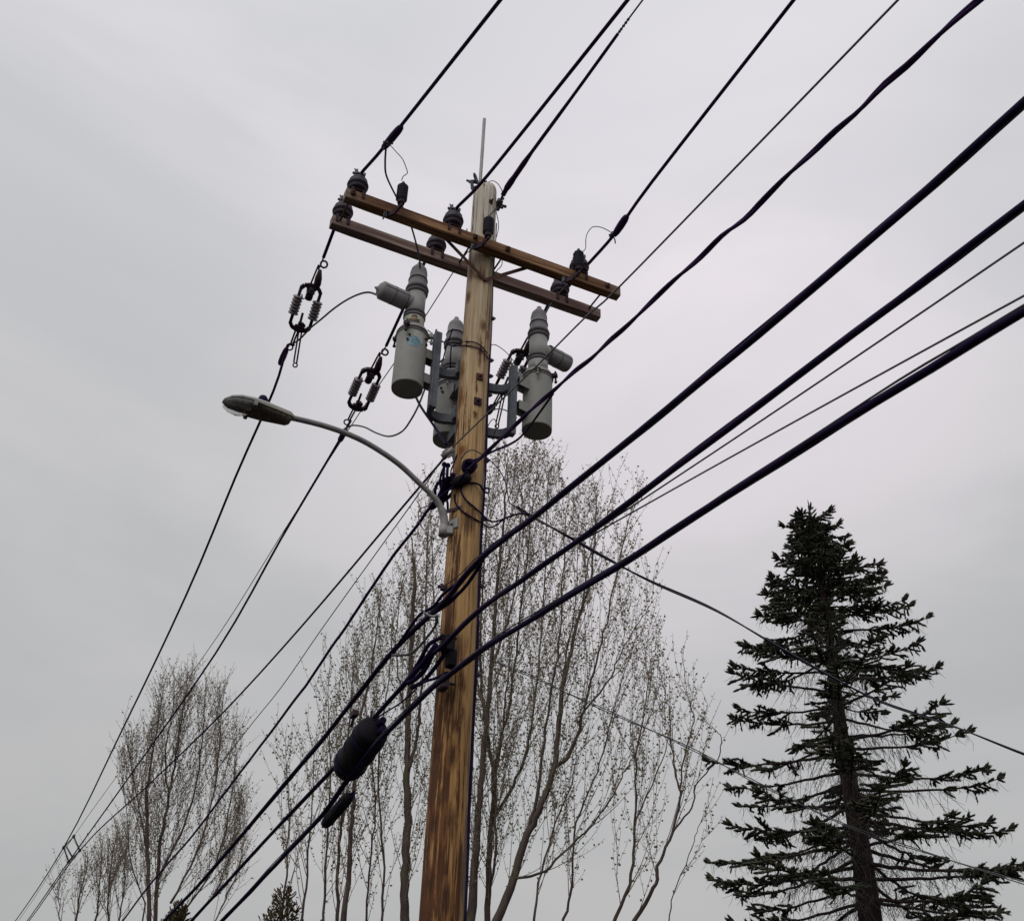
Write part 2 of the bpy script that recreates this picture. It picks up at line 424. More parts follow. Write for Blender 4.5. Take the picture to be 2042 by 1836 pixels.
def barky(name, a, bb, moss=None, sc=6):
    m, nt, b = nodes_of(name, 0.9, 0, 0.15)
    g = noise_node(nt, sc, 6, (1, 1, 0.35), rough=0.7)
    c = ramp(nt, g.outputs['Fac'], [(0.3, a), (0.7, bb)]).outputs[0]
    if moss:
        s = noise_node(nt, 2.6, 5, rough=0.7)
        f = ramp(nt, s.outputs['Fac'], [(0.55, (0, 0, 0)), (0.66, (0.8, 0.8, 0.8))]).outputs[0]
        c = mixc(nt, f, c, moss)
    nt.links.new(c, b.inputs['Base Color']); bump(nt, b, g.outputs['Fac'], 0.6, 0.02)
    return m

M = {}
M['pole'] = wood_pole()
M['arm_front'] = wood_arm('crossarm_wood_brown', (0.38, 0.215, 0.112), (0.125, 0.052, 0.030), (0.085, 0.030, 0.018))
M['arm_back'] = wood_arm('crossarm_wood_grey', (0.36, 0.275, 0.23), (0.15, 0.092, 0.082), (0.13, 0.072, 0.066))
M['wire'] = simple('covered_wire', (0.036, 0.013, 0.070), 0.3, 20, 0.72, 0, 0.10, bs=0)
M['wire_grey'] = simple('bare_grey_wire', (0.13, 0.14, 0.14), 0.25, 30, 0.6, 0.2, 0.4, bs=0)
M['lead'] = simple('grey_lead', (0.07, 0.072, 0.078), 0.3, 30, 0.6, 0.0, 0.3, bs=0)
M['black'] = simple('black_sheath', (0.0115, 0.005, 0.034), 0.4, 12, 0.7, 0, 0.10, bs=0.05)
M['closure'] = simple('black_closure_plastic', (0.0075, 0.006, 0.010), 0.3, 6, 0.72, 0, 0.12, dirt=(0.014, 0.012, 0.017))
M['galv'] = simple('galvanised_steel', (0.115, 0.125, 0.15), 0.25, 14, 0.6, 0.15, 0.3, dirt=(0.06, 0.066, 0.085))
M['light_alu'] = simple('weathered_aluminium', (0.27, 0.262, 0.262), 0.18, 10, 0.6, 0.15, 0.3, dirt=(0.19, 0.18, 0.18))
M['iron'] = simple('dark_iron', (0.038, 0.022, 0.036), 0.4, 16, 0.7, 0.1, 0.2, dirt=(0.065, 0.035, 0.035))
M['rust'] = simple('rusty_iron', (0.085, 0.038, 0.028), 0.4, 25, 0.8, 0.1, 0.3, dirt=(0.05, 0.03, 0.03), dscale=12)
M['insul'] = simple('dark_polymer_insulator', (0.040, 0.031, 0.046), 0.3, 14, 0.6, 0, 0.22, dirt=(0.06, 0.042, 0.05))
M['arrester'] = simple('arrester_rubber', (0.042, 0.042, 0.060), 0.25, 20, 0.65, 0, 0.2)
M['porcelain'] = simple('grey_brown_porcelain', (0.20, 0.17, 0.19), 0.3, 20, 0.35, 0, 0.5)
M['tank'] = simple('recloser_grey_paint', (0.272, 0.272, 0.258), 0.09, 5, 0.6, 0, 0.3, dirt=(0.215, 0.22, 0.195), dscale=4)
M['tank_bottom'] = simple('recloser_base_plate', (0.060, 0.038, 0.045), 0.4, 40, 0.9, 0, 0.05)
M['bushing'] = simple('grey_silicone', (0.33, 0.33, 0.325), 0.1, 12, 0.65, 0, 0.3)
M['skirt'] = simple('dark_grey_silicone', (0.125, 0.118, 0.130), 0.15, 14, 0.65, 0, 0.3)
M['cover'] = simple('grey_wildlife_cover', (0.28, 0.272, 0.285), 0.12, 10, 0.7, 0, 0.25, dirt=(0.2, 0.195, 0.205))
M['plate_white'] = simple('pale_label', (0.36, 0.37, 0.345), 0.1, 30, 0.5, bs=0)
M['yellow'] = simple('yellowed_label', (0.42, 0.43, 0.33), 0.12, 25, 0.5, bs=0)
M['sign_dark'] = simple('dark_label_print', (0.05, 0.035, 0.03), 0.2, 25, 0.5, bs=0)
M['sign_amber'] = simple('amber_label_print', (0.35, 0.19, 0.06), 0.3, 60, 0.5, bs=0)
def sticker_mat():
    m, nt, b = nodes_of('blue_round_sticker', 0.45, 0, 0.4)
    n = noise_node(nt, 70, 3, (1, 1, 2.2))
    c = ramp(nt, n.outputs['Fac'], [(0.42, (0.045, 0.15, 0.21)), (0.55, (0.19, 0.30, 0.35))]).outputs[0]
    nt.links.new(c, b.inputs['Base Color']); return m
M['sticker'] = sticker_mat()
M['lamp_body'] = simple('lamp_grey_paint', (0.37, 0.37, 0.365), 0.12, 10, 0.5, 0.05, 0.4, dirt=(0.30, 0.30, 0.29))
M['lamp_under'] = simple('lamp_brown_underside', (0.11, 0.088, 0.072), 0.55, 45, 0.8, 0, 0.25, dirt=(0.05, 0.04, 0.035), dscale=20)  # mottled dark brown, darker than the housing colour
M['lamp_strip'] = simple('lamp_yellowed_strip', (0.34, 0.33, 0.25), 0.15, 12, 0.6)
def glassy():
    m, nt, b = nodes_of('lamp_glass', 0.12, 0, 0.5)
    n = noise_node(nt, 14, 4)
    c = ramp(nt, n.outputs['Fac'], [(0.3, (0.72, 0.73, 0.73)), (0.7, (0.86, 0.87, 0.87))]).outputs[0]
    nt.links.new(c, b.inputs['Base Color']); b.inputs['Transmission Weight'].default_value = 0.85
    b.inputs['IOR'].default_value = 1.06
    return m
M['glass'] = glassy()
M['poplar_bark'] = barky('poplar_bark', (0.044, 0.032, 0.031), (0.105, 0.080, 0.070), (0.085, 0.082, 0.034))
M['twig'] = barky('poplar_twig', (0.14, 0.108, 0.092), (0.24, 0.19, 0.155))
M['leaf'] = leafy('young_poplar_leaf', [(0.15, 0.145, 0.09), (0.20, 0.205, 0.10), (0.24, 0.18, 0.13), (0.19, 0.19, 0.13), (0.25, 0.175, 0.15), (0.21, 0.23, 0.095), (0.14, 0.115, 0.10)], thru=.45)
M['spruce_bark'] = barky('spruce_bark', (0.016, 0.011, 0.011), (0.036, 0.025, 0.023))
M['needle'] = leafy('spruce_needles', [(0.030, 0.038, 0.026), (0.046, 0.058, 0.031), (0.036, 0.043, 0.036), (0.058, 0.068, 0.034), (0.058, 0.042, 0.030), (0.030, 0.036, 0.031)], 0.75, thru=.12)
M['deadtwig'] = barky('spruce_dead_twig', (0.05, 0.042, 0.042), (0.085, 0.075, 0.07))
M['cedar'] = leafy('cedar_scales', [(0.045, 0.043, 0.020), (0.075, 0.060, 0.026), (0.09, 0.055, 0.03), (0.05, 0.052, 0.022)], 0.8)

# ------------------------------------------------------------------ setting
def sheet(name, corners, z, mat):
    g = Geo()
    for p in corners: g.v.append(V((p.x, p.y, z)))
    g.face((0, 1, 2, 3)); o = obj(name, g, mat); o['kind'] = 'structure'; return o
def ground_mat():
    m, nt, b = nodes_of('spring_grass', 0.95, 0, 0.1)
    n = noise_node(nt, 0.5, 8, rough=0.7); f = noise_node(nt, 30, 4)
    c = ramp(nt, n.outputs['Fac'], [(0.3, (0.042, 0.038, 0.027)), (0.55, (0.055, 0.045, 0.033)), (0.75, (0.07, 0.054, 0.042))]).outputs[0]
    c = mixc(nt, 0.6, c, f.outputs['Fac'], 'MULTIPLY'); nt.links.new(c, b.inputs['Base Color'])
    bump(nt, b, f.outputs['Fac'], 0.8, 0.05); return m
def road_mat():
    m, nt, b = nodes_of('asphalt', 0.9, 0, 0.2)
    n = noise_node(nt, 90, 4); w = noise_node(nt, 0.7, 5)
    c = ramp(nt, n.outputs['Fac'], [(0.3, (0.028, 0.028, 0.030)), (0.7, (0.055, 0.055, 0.056))]).outputs[0]
    c = mixc(nt, 0.4, c, ramp(nt, w.outputs['Fac'], [(0.3, (0.6, 0.6, 0.6)), (0.7, (1, 1, 1))]).outputs[0], 'MULTIPLY')
    nt.links.new(c, b.inputs['Base Color']); bump(nt, b, n.outputs['Fac'], 0.4, 0.01); return m
S = 700
sheet('ground', [V((-S, -S, 0)), V((S, -S, 0)), V((S, S, 0)), V((-S, S, 0))], 0.0, ground_mat())
sheet('road', [W(-9.5, -250, 0), W(-1.3, -250, 0), W(-1.3, 400, 0), W(-9.5, 400, 0)], 0.004, road_mat())
M['paint'] = simple('worn_white_road_paint', (0.62, 0.62, 0.6), 0.15, 12, 0.8)
sheet('road_edge_line', [W(-1.75, -250, 0), W(-1.63, -250, 0), W(-1.63, 400, 0), W(-1.75, 400, 0)], 0.008, M['paint'])

# ------------------------------------------------------------------ the pole
pole = thing('utility_pole', 'weathered wooden utility pole with two crossarms, streaked with rusty brown stains', 'utility pole', (0, 0, 0))
pole.location = O; pole.rotation_euler = (0, 0, AZ)
pole['_local'] = 1
if '_o' in pole: del pole['_o']
def pobj(name, g, mat, label=None):                        # world-space geometry into the pole's own turned frame
    R = Matrix.Rotation(-AZ, 4, 'Z') @ Matrix.Translation(-O)
    g.v = [R @ v for v in g.v]
    return obj(name, g, mat, pole, label=label)
_cr = random.Random(3); CRACKS = [(math.radians(_cr.uniform(165, 335)), _cr.uniform(2.2, 9.2), _cr.uniform(.25, 1.1), _cr.uniform(.004, .009), _cr.uniform(-.05, .05)) for _ in range(46)]
g = Geo(); N = 150; zs = [i * 0.12 for i in range(0, 80)] + [9.6, 9.645, 9.67, 9.685]
for z in zs:
    r = prad(z); k0 = 1.0
    if z > 9.58: k0 = {9.6: 0.985, 9.645: 0.93, 9.67: 0.84, 9.685: 0.70}[z]
    for k in range(N):
        th = 2 * math.pi * k / N
        n1 = mnoise.noise(V((math.cos(th) * 1.3, math.sin(th) * 1.3, z * 0.55))) * 0.004
        n2 = mnoise.noise(V((math.cos(th) * 9, math.sin(th) * 9, z * 0.5 + 7))) * 0.0022
        rr = (r + n1 + n2) * k0
        # a drying crack that runs down from the crossarms
        dth = (th - math.radians(296 + 3 * math.sin(z * 3)) + math.pi) % (2 * math.pi) - math.pi
        if 6.8 < z < 8.6 and abs(dth) < 0.06: rr -= 0.014
        for ca, cz, cl, cdp, ctw in CRACKS:
            u_ = (z - cz) / cl
            if 0 < u_ < 1:
                dd = (th - ca - ctw * u_ + math.pi) % (2 * math.pi) - math.pi
                if abs(dd) < .024: rr -= cdp * math.sin(math.pi * u_)
        zz = z + (0.05 * (math.cos(th) * 0.6) if z > 9.58 else 0)
        g.v.append(V((rr * math.cos(th), rr * math.sin(th), zz)))
for i in range(len(zs) - 1):
    for k in range(N):
        k2 = (k + 1) % N
        g.face((i * N + k, i * N + k2, (i + 1) * N + k2, (i + 1) * N + k), True)
g.face(tuple((len(zs) - 1) * N + k for k in range(N)))
obj('shaft', g, M['pole'], pole)
ZARM = 8.74
def arm(v, u0, u1, mat, label):
    g = Geo()
    n = 14; prev = None
    hx, hz = 0.046, 0.060
    ringp = [(-hx + .008, hz), (hx - .008, hz), (hx, hz - .008), (hx, -hz + .008), (hx - .008, -hz), (-hx + .008, -hz), (-hx, -hz + .008), (-hx, hz - .008)]
    for i in range(n + 1):
        uu = u0 + (u1 - u0) * i / n
        for a, b in ringp:
            j = mnoise.noise(V((uu * 4, a * 30 + v, b * 30))) * 0.003
            sc = 0.94 if i in (0, n) else 1
            g.v.append(V((uu, v + a * sc + j, ZARM + b * sc + j)))
    for i in range(n):
        for k in range(8):
            k2 = (k + 1) % 8
            g.face((i * 8 + k, i * 8 + k2, (i + 1) * 8 + k2, (i + 1) * 8 + k))
    g.face(tuple(range(8))[::-1]); g.face(tuple(n * 8 + k for k in range(8)))
    return obj('crossarm', g, mat, pole, label=label)
VA = 0.175
arm(-VA, -1.36, 1.335, M['arm_front'], 'reddish brown front crossarm')
arm(VA, -1.37, 1.32, M['arm_back'], 'greyer rear crossarm')
# diagonal braces meeting on the pole face
for sgn in (-1, 1):
    for vside in (-1,):
        g = Geo(); a = W(0.0, vside * (prad(8.38) + 0.012), 8.38); b = W(sgn * 0.40, vside * (VA - 0.052), ZARM - 0.03)
        g.bar([a, b], 0.032, 0.008, ZZ); pobj('brace', g, M['rust'])
for u in (-1.30, 1.19, -0.16, 0.16):
    g = Geo(); g.tube([W(u, -VA - 0.085, ZARM + 0.005), W(u, VA + 0.085, ZARM + 0.005)], 0.009, 8)
    for v in (-VA - 0.06, VA + 0.06):
        g.box(W(u, v, ZARM + 0.005), U * 0.022, VV * 0.006, ZZ * 0.022)
    pobj('spacer_bolt', g, M['rust'])
for p, s_, mt in (((979, 402), 0.019, 'rust'), ((957, 751), 0.030, 'rust'), ((953, 800), 0.033, 'iron'), ((882, 1170), 0.02, 'iron'), ((931, 462), 0.02, 'rust')):
    P, n = on_pole(p, 0.006); tx = ZZ.cross(n)
    g = Geo(); g.box(P, tx * s_, ZZ * s_, n * 0.005); g.tube([P, P + n * 0.035], 0.011, 6)
    pobj('washer', g, M[mt])
# ground wire and cable risers on the pole's right flank
side = V((1, -0.13, 0)).normalized()
def flank(z, off=0.008, ang=0.0):
    d = Matrix.Rotation(ang, 3, 'Z') @ side
    return O + d * (prad(z) + off) + ZZ * z
g = Geo()
P = [flank(z, 0.007 + 0.004 * math.sin(z * 5), 0.04 * math.sin(z * 2.3)) for z in [9.2 - 0.25 * i for i in range(37)]]
g.tube(P, 0.0055, 6); pobj('ground_wire', g, M['black'])
g = Geo(); P = [flank(z, 0.010 + 0.004 * math.sin(z * 4 + 1), -0.13 + 0.03 * math.sin(z * 3.1)) for z in [7.6 - 0.25 * i for i in range(30)]]
g.tube(P, 0.009, 6); pobj('cable_riser', g, M['black'])
for z in (8.02, 7.55, 7.38, 7.18, 6.52, 5.98, 5.4, 4.7):
    g = Geo(); c = flank(z, 0.012); g.box(c, side * 0.016, side.cross(ZZ) * 0.013, ZZ * 0.013); g.ball(c + side * 0.02, 0.011)
    pobj('staple', g, M['iron'])

# ------------------------------------------------------------------ pole-top rod
base = W(-0.03, -0.02, 9.66)
D0 = math.hypot(base.x, base.y)
tA, tB = at_range((957, 372), D0), at_range((966, 237), D0)
rod = thing('pole_top_rod', 'slim pale grey upright rod clamped to the top of the wooden pole', 'rod', tA - ZZ * 0.25)
g = Geo(); g.tube([tA - ZZ * 0.25, tA, tA + (tB - tA) * 0.995, tB], [0.016, 0.016, 0.0165, 0.012], 12); obj('rod', g, M['light_alu'], rod)
g = Geo()
c = at_range((952, 366), D0)
for k in range(7):
    q = c + V((rnd.uniform(-.07, .05), rnd.uniform(-.03, .01), rnd.uniform(-.06, .06)))
    d = V((rnd.uniform(-1, 1), rnd.uniform(-.6, .3), rnd.uniform(-.7, .7))).normalized()
    g.box(q, d * 0.042, d.orthogonal().normalized() * 0.013, d.cross(d.orthogonal().normalized()) * 0.010)
    g.ball(q + d * 0.05, 0.013)
obj('clamp', g, M['galv'], rod)
g = Geo(); g.bar([tA - ZZ * 0.22, tA - ZZ * 0.02], 0.045, 0.016, U); obj('bracket', g, M['galv'], rod)

# ------------------------------------------------------------------ crossarm insulators
def make_insulator():
    t = thing('pin_insulator', '', 'insulator', local=True)
    g = Geo(); g.lathe([(0.0, 0.0), (0.045, 0.0), (0.05, 0.03), (0.075, 0.032), (0.082, 0.05), (0.080, 0.075), (0.090, 0.08), (0.094, 0.10), (0.090, 0.118),
                        (0.080, 0.122), (0.083, 0.135), (0.080, 0.155), (0.068, 0.16), (0.066, 0.175), (0.05, 0.192), (0.045, 0.2), (0.0, 0.2)], None, 28)
    obj('bell', g, M['insul'], t)
    g = Geo(); g.box((0, 0, 0.207), (0.042, 0, 0), (0, 0.055, 0), (0, 0, 0.010)); g.box((-0.036, 0, 0.228), (0.008, 0, 0), (0, 0.05, 0), (0, 0, 0.022))
    g.box((0.036, 0, 0.222), (0.008, 0, 0), (0, 0.05, 0), (0, 0, 0.015)); g.tube([(-0.055, 0, 0.235), (0.05, 0, 0.235)], 0.008, 6)
    g.ball((-0.052, 0.0, 0.24), 0.014); g.tube([(-0.04, -0.03, 0.23), (-0.055, -0.03, 0.262)], 0.007, 6)
    obj('saddle', g, M['galv'], t)
    g = Geo()
    for s in (-1, 1):
        g.box((s * 0.05, -0.052, -0.03), (0.012, 0, 0), (0, 0.004, 0), (0, 0, 0.045))
    g.box((0, 0, 0.004), (0.065, 0, 0), (0, 0.056, 0), (0, 0, 0.004))
    obj('base_strap', g, M['iron'], t)
    return t
INS_U = (-1.26, -0.36, 0.92)
names_u = ('left end', 'middle', 'right end')
proto = None
lab = {(0, 0): 'dark bell insulator at the left end of the brown front crossarm',
       (1, 0): 'dark bell insulator left of the pole on the brown front crossarm',
       (2, 0): 'dark bell insulator behind the right arrester on the brown front crossarm',
       (0, 1): 'dark bell insulator at the left end of the greyer rear crossarm',
       (1, 1): 'dark bell insulator left of the pole on the greyer rear crossarm',
       (2, 1): 'dark bell insulator right of the pole on the greyer rear crossarm'}
for i, u in enumerate(INS_U):
    for j, v in enumerate((-VA, VA)):
        o = make_insulator() if proto is None else copy_tree(proto)
        proto = proto or o
        o['label'] = lab[(i, j)]; o['group'] = 'bell insulators on the crossarms'
        o.location = W(u + (-0.02 if j else 0), v, ZARM + 0.061); o.rotation_euler = (0, 0, AZ)
ZC = ZARM + 0.061 + 0.232                                   # conductor height in the saddles

# ------------------------------------------------------------------ surge arresters
def make_arrester():
    t = thing('surge_arrester', '', 'arrester', local=True)  # origin: foot of the ribbed housing, bracket towards +Y
    g = Geo(); prof = [(0.0, 0), (0.034, 0), (0.036, 0.015)]
    for k in range(8):
        z = 0.02 + k * 0.0215
        prof += [(0.038, z), (0.049, z + 0.004), (0.049, z + 0.009), (0.038, z + 0.014)]
    prof += [(0.036, 0.198), (0.02, 0.215), (0, 0.215)]
    g.lathe(prof, None, 20); obj('housing', g, M['arrester'], t)
    g = Geo(); g.tube([(0, 0, 0.21), (0, 0, 0.245)], 0.009, 8); g.ball((0, 0, 0.232), 0.016); obj('terminal', g, M['galv'], t)
    g = Geo(); g.lathe([(0.0, -0.03), (0.03, -0.03), (0.034, 0.0), (0, 0)], None, 16)
    g.tube([(0, 0, -0.05), (0, 0, -0.02)], 0.012, 8)
    g.bar([V((0, -0.025, -0.045)), V((-0.02, 0.07, -0.065)), V((-0.07, 0.14, -0.07))], 0.05, 0.016, ZZ); obj('bracket', g, M['iron'], t)
    g = Geo(); g.box((-0.095, 0.12, -0.045), (0.014, 0, 0), (0, 0.006, 0), (0, 0, 0.065)); g.box((-0.095, 0.12, 0.01), (0.022, 0, 0), (0, 0.01, 0), (0, 0, 0.012))
    g.tube([(-0.095, 0.17, -0.10), (-0.11, 0.03, -0.15)], 0.007, 6); obj('arm_clamp', g, M['galv'], t)
    return t
proto = None; ARR = []
for p, l in (((800, 402), 'dark ribbed surge arrester on the left half of the front crossarm'),
             ((973, 468), 'dark ribbed surge arrester standing in front of the pole at the crossarm'),
             ((1154, 535), 'dark ribbed surge arrester near the right end of the front crossarm')):
    o = make_arrester() if proto is None else copy_tree(proto)
    proto = proto or o
    P = on_u(p, -VA - 0.15); o.location = P; o.rotation_euler = (0, 0, AZ); o['label'] = l; o['group'] = 'surge arresters on the front crossarm'
    ARR.append(P + ZZ * 0.24)

# ------------------------------------------------------------------ wires: shared routine
def wire(name, P, r, mat, label, cat='wire', n=7, sub=4, group=None, wob=0.0):
    Q = smooth(P, sub)
    if wob:
        Q = [q + V((0, 0, wob * math.sin(i * 0.9) + wob * rnd.uniform(-.6, .6))) for i, q in enumerate(Q)]
    g = Geo(); g.tube(Q, r, n)
    return solo(name, g, mat, label, cat, group, org=P[0])
def extend(P, dist, flatten=0.6):                           # carry a wire on past its last measured point, easing its slope
    d = P[-1] - P[-2]; step = d.length; h = math.hypot(d.x, d.y); d = d / h; q = P[-1].copy(); out = list(P); gone = 0.0
    step = min(step, 1.5)
    while gone < dist:
        k = max(0.0, 1 - gone / dist * (1 - flatten * .3))
        q = q + V((d.x, d.y, d.z * k)) * step; gone += step; step *= 1.35; out.append(q.copy())
    return out

# spacer far down the line
SP = W(-0.75, 21.6, 8.5)
def on_sp(p): return on_plane(p, SP, U)
spA, spM, spC, spB = on_sp((127, 1689)), on_sp((147, 1667)), on_sp((159, 1695)), on_sp((137, 1717))

GP = 'covered power lines overhead'
def near_primary(u, az, pts, label, du=0.0, dz=0.0, r=0.0155):
    Q = W(u + du, -VA, ZC + dz); d = heading(az)
    P = [W(u - 0.02 + du, VA + 0.1, ZC - 0.02 + dz), W(u - 0.02 + du, VA, ZC + dz), Q] + [on_plane(p, Q, d) for p in pts]
    P = extend(P, 14)
    return wire('power_line', P, r, M['wire'], label, 'power line', 8, group=GP), Q, d
nA, QA, dA = near_primary(-1.26, 31, [(775, 282), (998, 0)], 'dark power line rising from the left end of the crossarms to the top edge')
nB, QB, dB = near_primary(-0.36, 27.5, [(956, 369), (1040, 266), (1252, 0)], 'dark power line passing the pole top towards the top edge')
nC, QC, dC = near_primary(0.92, 24.5, [(1228, 464), (1300, 363), (1583, 0)], 'dark power line rising from the right end of the crossarms', .075, -.085)

def sleeve(Pa, Pb, r, label, name='splice_sleeve', tails=0):
    d = (Pb - Pa)
    g = Geo(); P = [Pa + d * t for t in (0, 0.06, 0.2, 0.5, 0.8, 0.94, 1)]
    g.tube(P, [r * .55, r * .8, r * .95, r * 1.05, r, r * .8, r * .5], 10)
    o = solo(name, g, M['wire'], label, 'splice', 'splice sleeves on the lines', org=Pa)
    return o
def clampthing(P, d, label, s=0.03, k=4):
    g = Geo(); d = d.normalized(); side_ = d.cross(ZZ).normalized()
    g.box(P, d * s * 1.1, side_ * s * 0.5, d.cross(side_) * s * 0.6, 0.005)
    for q in range(k):
        a = P + d * s * rnd.uniform(-1, 1); e = (side_ * rnd.uniform(-1, 1) + ZZ * rnd.uniform(-1, 1)).normalized()
        g.tube([a, a + e * s * 1.4], s * 0.2, 6); g.ball(a + e * s * 1.3, s * 0.34, 6)
    return solo('wire_clamp', g, M['galv'], label, 'clamp', 'clamps on the lines', org=P)
a, b = on_plane((764, 296), QA, dA), on_plane((801, 252), QA, dA)
sleeve(a, b, 0.033, 'dark splice sleeve on the line above the left end of the crossarms')
clampA = on_plane((772, 287), QA, dA); clampthing(clampA + V((0.02, -0.03, -0.02)), b - a, 'small clamp under the splice sleeve above the left arrester')
a, b = on_plane((1225, 469), QC, dC), on_plane((1251, 430), QC, dC)
sleeve(a, b, 0.034, 'dark splice sleeve on the line above the right arrester')
clampC = on_plane((1220, 468), QC, dC); clampthing(clampC, b - a, 'small pale clamp where a thin lead joins the right line', 0.028)
# messenger dead-ended on the pole top
dM = heading(24.5); QM = W(0.13, 0, 9.42)
P = [on_plane(p, QM, dM) for p in ((994, 408), (1003, 389))]
clampM = P[0]
g = Geo(); g.tube(P, 0.011, 6)
P2 = [on_plane(p, QM, dM) for p in ((1003, 389), (1012, 373), (1025, 354), (1060, 304), (1140, 195), (1232, 68))]
g2 = Geo(); g2.tube(smooth(P2, 3), [0.024] * 3 + [0.031] * 3 + [0.026] * 3 + [0.017] * 3 + [0.0145] * 3 + [0.013], 9)
mess = thing('messenger_wire', 'messenger line with a thick black sleeve ending beside the pole top', 'wire', P2[0])
obj('sleeve', g2, M['wire'], mess)
P3 = extend([on_plane(p, QM, dM) for p in ((1232, 68), (1255, 36), (1282, 0))], 14)
g3 = Geo(); g3.tube(P3, 0.0075, 6)
for t in (0.15, 0.3, 0.5, 0.7, 0.9):
    g3.ball(P3[0] + (P3[1] - P3[0]) * t, 0.013, 6)
obj('strand', g3, M['wire_grey'], mess)
obj('end_link', g, M['iron'], mess)
clampthing(clampM, P[1] - P[0], 'dark dead-end clamp hanging beside the pole top', 0.05, 7)

# ------------------------------------------------------------------ far primaries with in-line switches
def make_switch(L, swing):
    """in-line disconnect switch: local Y runs down the line, X across, origin at the upper bar"""
    t = thing('disconnect_switch', '', 'switch', local=True)
    for y, nm in ((0, 'upper_bar'), (L, 'lower_bar')):
        g = Geo(); s = 1 if y else -1
        g.bar([V((-0.095, y + s * -0.035, 0)), V((-0.07, y, 0)), V((0, y + s * 0.02, 0)), V((0.07, y, 0)), V((0.095, y + s * -0.035, 0))], 0.044, 0.036, ZZ); g.box((0, y, 0), (0.045, 0, 0), (0, 0.032, 0), (0, 0, 0.024), 0.006)
        obj(nm, g, M['iron'], t)
    for s in (-1, 1):
        g = Geo(); g.tube([(s * 0.095, 0.02, 0), (s * 0.095, L - 0.02, 0)], 0.016, 7)
        obj('link_rod', g, M['iron'], t)
        g = Geo(); prof = [(0, 0), (0.02, 0)]
        n = 6; l0 = L * 0.46
        for k in range(n):
            z = l0 * k / n; h = l0 / n
            prof += [(0.034, z), (0.045, z + .2 * h), (0.050, z + .5 * h), (0.045, z + .8 * h)]
        prof += [(0.02, l0), (0, l0)]
        g.lathe(prof, frame((s * 0.095, L * 0.27, 0), (0, 1, 0)), 14); obj('insulator', g, M['porcelain'], t)
    g = Geo(); g.lathe([(0, -0.03), (0.03, -0.03), (0.036, 0.0), (0.036, L * .2), (0.024, L * .24), (0, L * .24)], frame((0.0, 0.03, -0.005), (0, 1, 0)), 12)
    g.tube([(-.02, 0.03 + L * .2, 0), (-0.05, 0.03 + L * .25, 0), (-0.07, L * .22, 0)], 0.007, 5); obj('contact_housing', g, M['insul'], t)
    g = Geo(); g.box((0.0, 0.045, -0.005), (0.0375, 0, 0), (0, 0.010, 0), (0, 0, 0.0385)); obj('band', g, M['lead'], t)
    g = Geo()
    for s in (-1, 1): g.bar([V((s * 0.022, 0.0, 0)), V((s * 0.018 + 0.01, -0.14, 0.02)), V((0.0, -0.22, 0.02))], 0.02, 0.014, ZZ)
    g.lathe([(0, -.1), (.016, -.1), (.034, -.02), (.036, .04), (.02, .1), (0, .1)], frame((0.035, -0.085, 0), (0.12, 1, 0)), 10); g.ring((0.045, -0.24, 0.02), (0.3, 0, 1), 0.032, 0.010)
    obj('hook_end', g, M['iron'], t)
    g = Geo(); g.box((0.01, L - 0.02, 0.02), (0.028, 0, 0), (0, 0.04, 0), (0, 0, 0.03), 0.006); g.ball((0.035, L - 0.03, 0.03), 0.025)
    g.tube([(0.0, L - 0.03, 0.02), (-0.005, L - 0.15, 0.03)], 0.012, 6); obj('jaw', g, M['iron'], t)
    g = Geo()
    if swing:                                              # opened pull-bar hangs below
        for s in (-1, 1): g.tube([(0.02 + s * 0.014, L + 0.02, 0), (0.045 + s * 0.014, L + 0.30, -0.14)], 0.008, 6)
        g.ring((0.05, L + 0.32, -0.15), (0, 0.4, 1), 0.02, 0.007)
    for s in (-1, 1): g.tube([(s * 0.014 - 0.01, L, 0), (s * 0.01 - 0.02, L + 0.17, 0)], 0.009, 6)
    g.ring((-0.03, L + 0.2, 0), (0.2, 0, 1), 0.03, 0.008); obj('lower_link', g, M['iron'], t)
    return t
def far_primary(u, target, cover_end, hook, top, bot, pts, label, swlabel, sl, swing, L=0.5):
    Q = W(u - 0.02, VA, ZC); d = V((target.x - Q.x, target.y - Q.y, 0)).normalized()
    on = lambda p: on_plane(p, Q, d)
    P = [W(u - 0.02, VA + 0.03, ZC - 0.003), on(cover_end)]
    wire('line_stub', P, 0.0155, M['wire'], 'short dark line stub from the rear crossarm down to the ' + swlabel[1], 'power line', 8, group='line stubs behind the rear crossarm')
    T, B = on(top), on(bot)
    ax = (B - T); L = ax.length
    wire('hook_wire', [P[-1], on(hook)], 0.0075, M['wire_grey'], 'thin grey link wire above the ' + swlabel[1], 'wire', 6, group='link wires above the switches')
    sw = make_switch(L, swing)
    y = ax.normalized(); x = (U - y * U.dot(y)).normalized(); z = x.cross(y)
    sw.matrix_world = Matrix(((x.x, y.x, z.x, T.x), (x.y, y.y, z.y, T.y), (x.z, y.z, z.z, T.z), (0, 0, 0, 1)))
    sw['label'] = swlabel[0]; sw['group'] = 'in-line switches hanging in the power lines'
    s0, s1 = on(sl[0]), on(sl[1])
    sleeve(s0, s1, 0.031, 'dark cable sleeve just below the ' + swlabel[1])
    P = [B + y * 0.17] + [s0] + [on(p) for p in pts] + [target]
    # beyond the spacer the lines run on to the next pole
    e = heading(25.3); P += [target + e * 12 + ZZ * 0.35, target + e * 30 + ZZ * 1.6]
    wire('power_line', P, 0.0135, M['wire'], label, 'power line', 7, group=GP)
    return Q, d, on
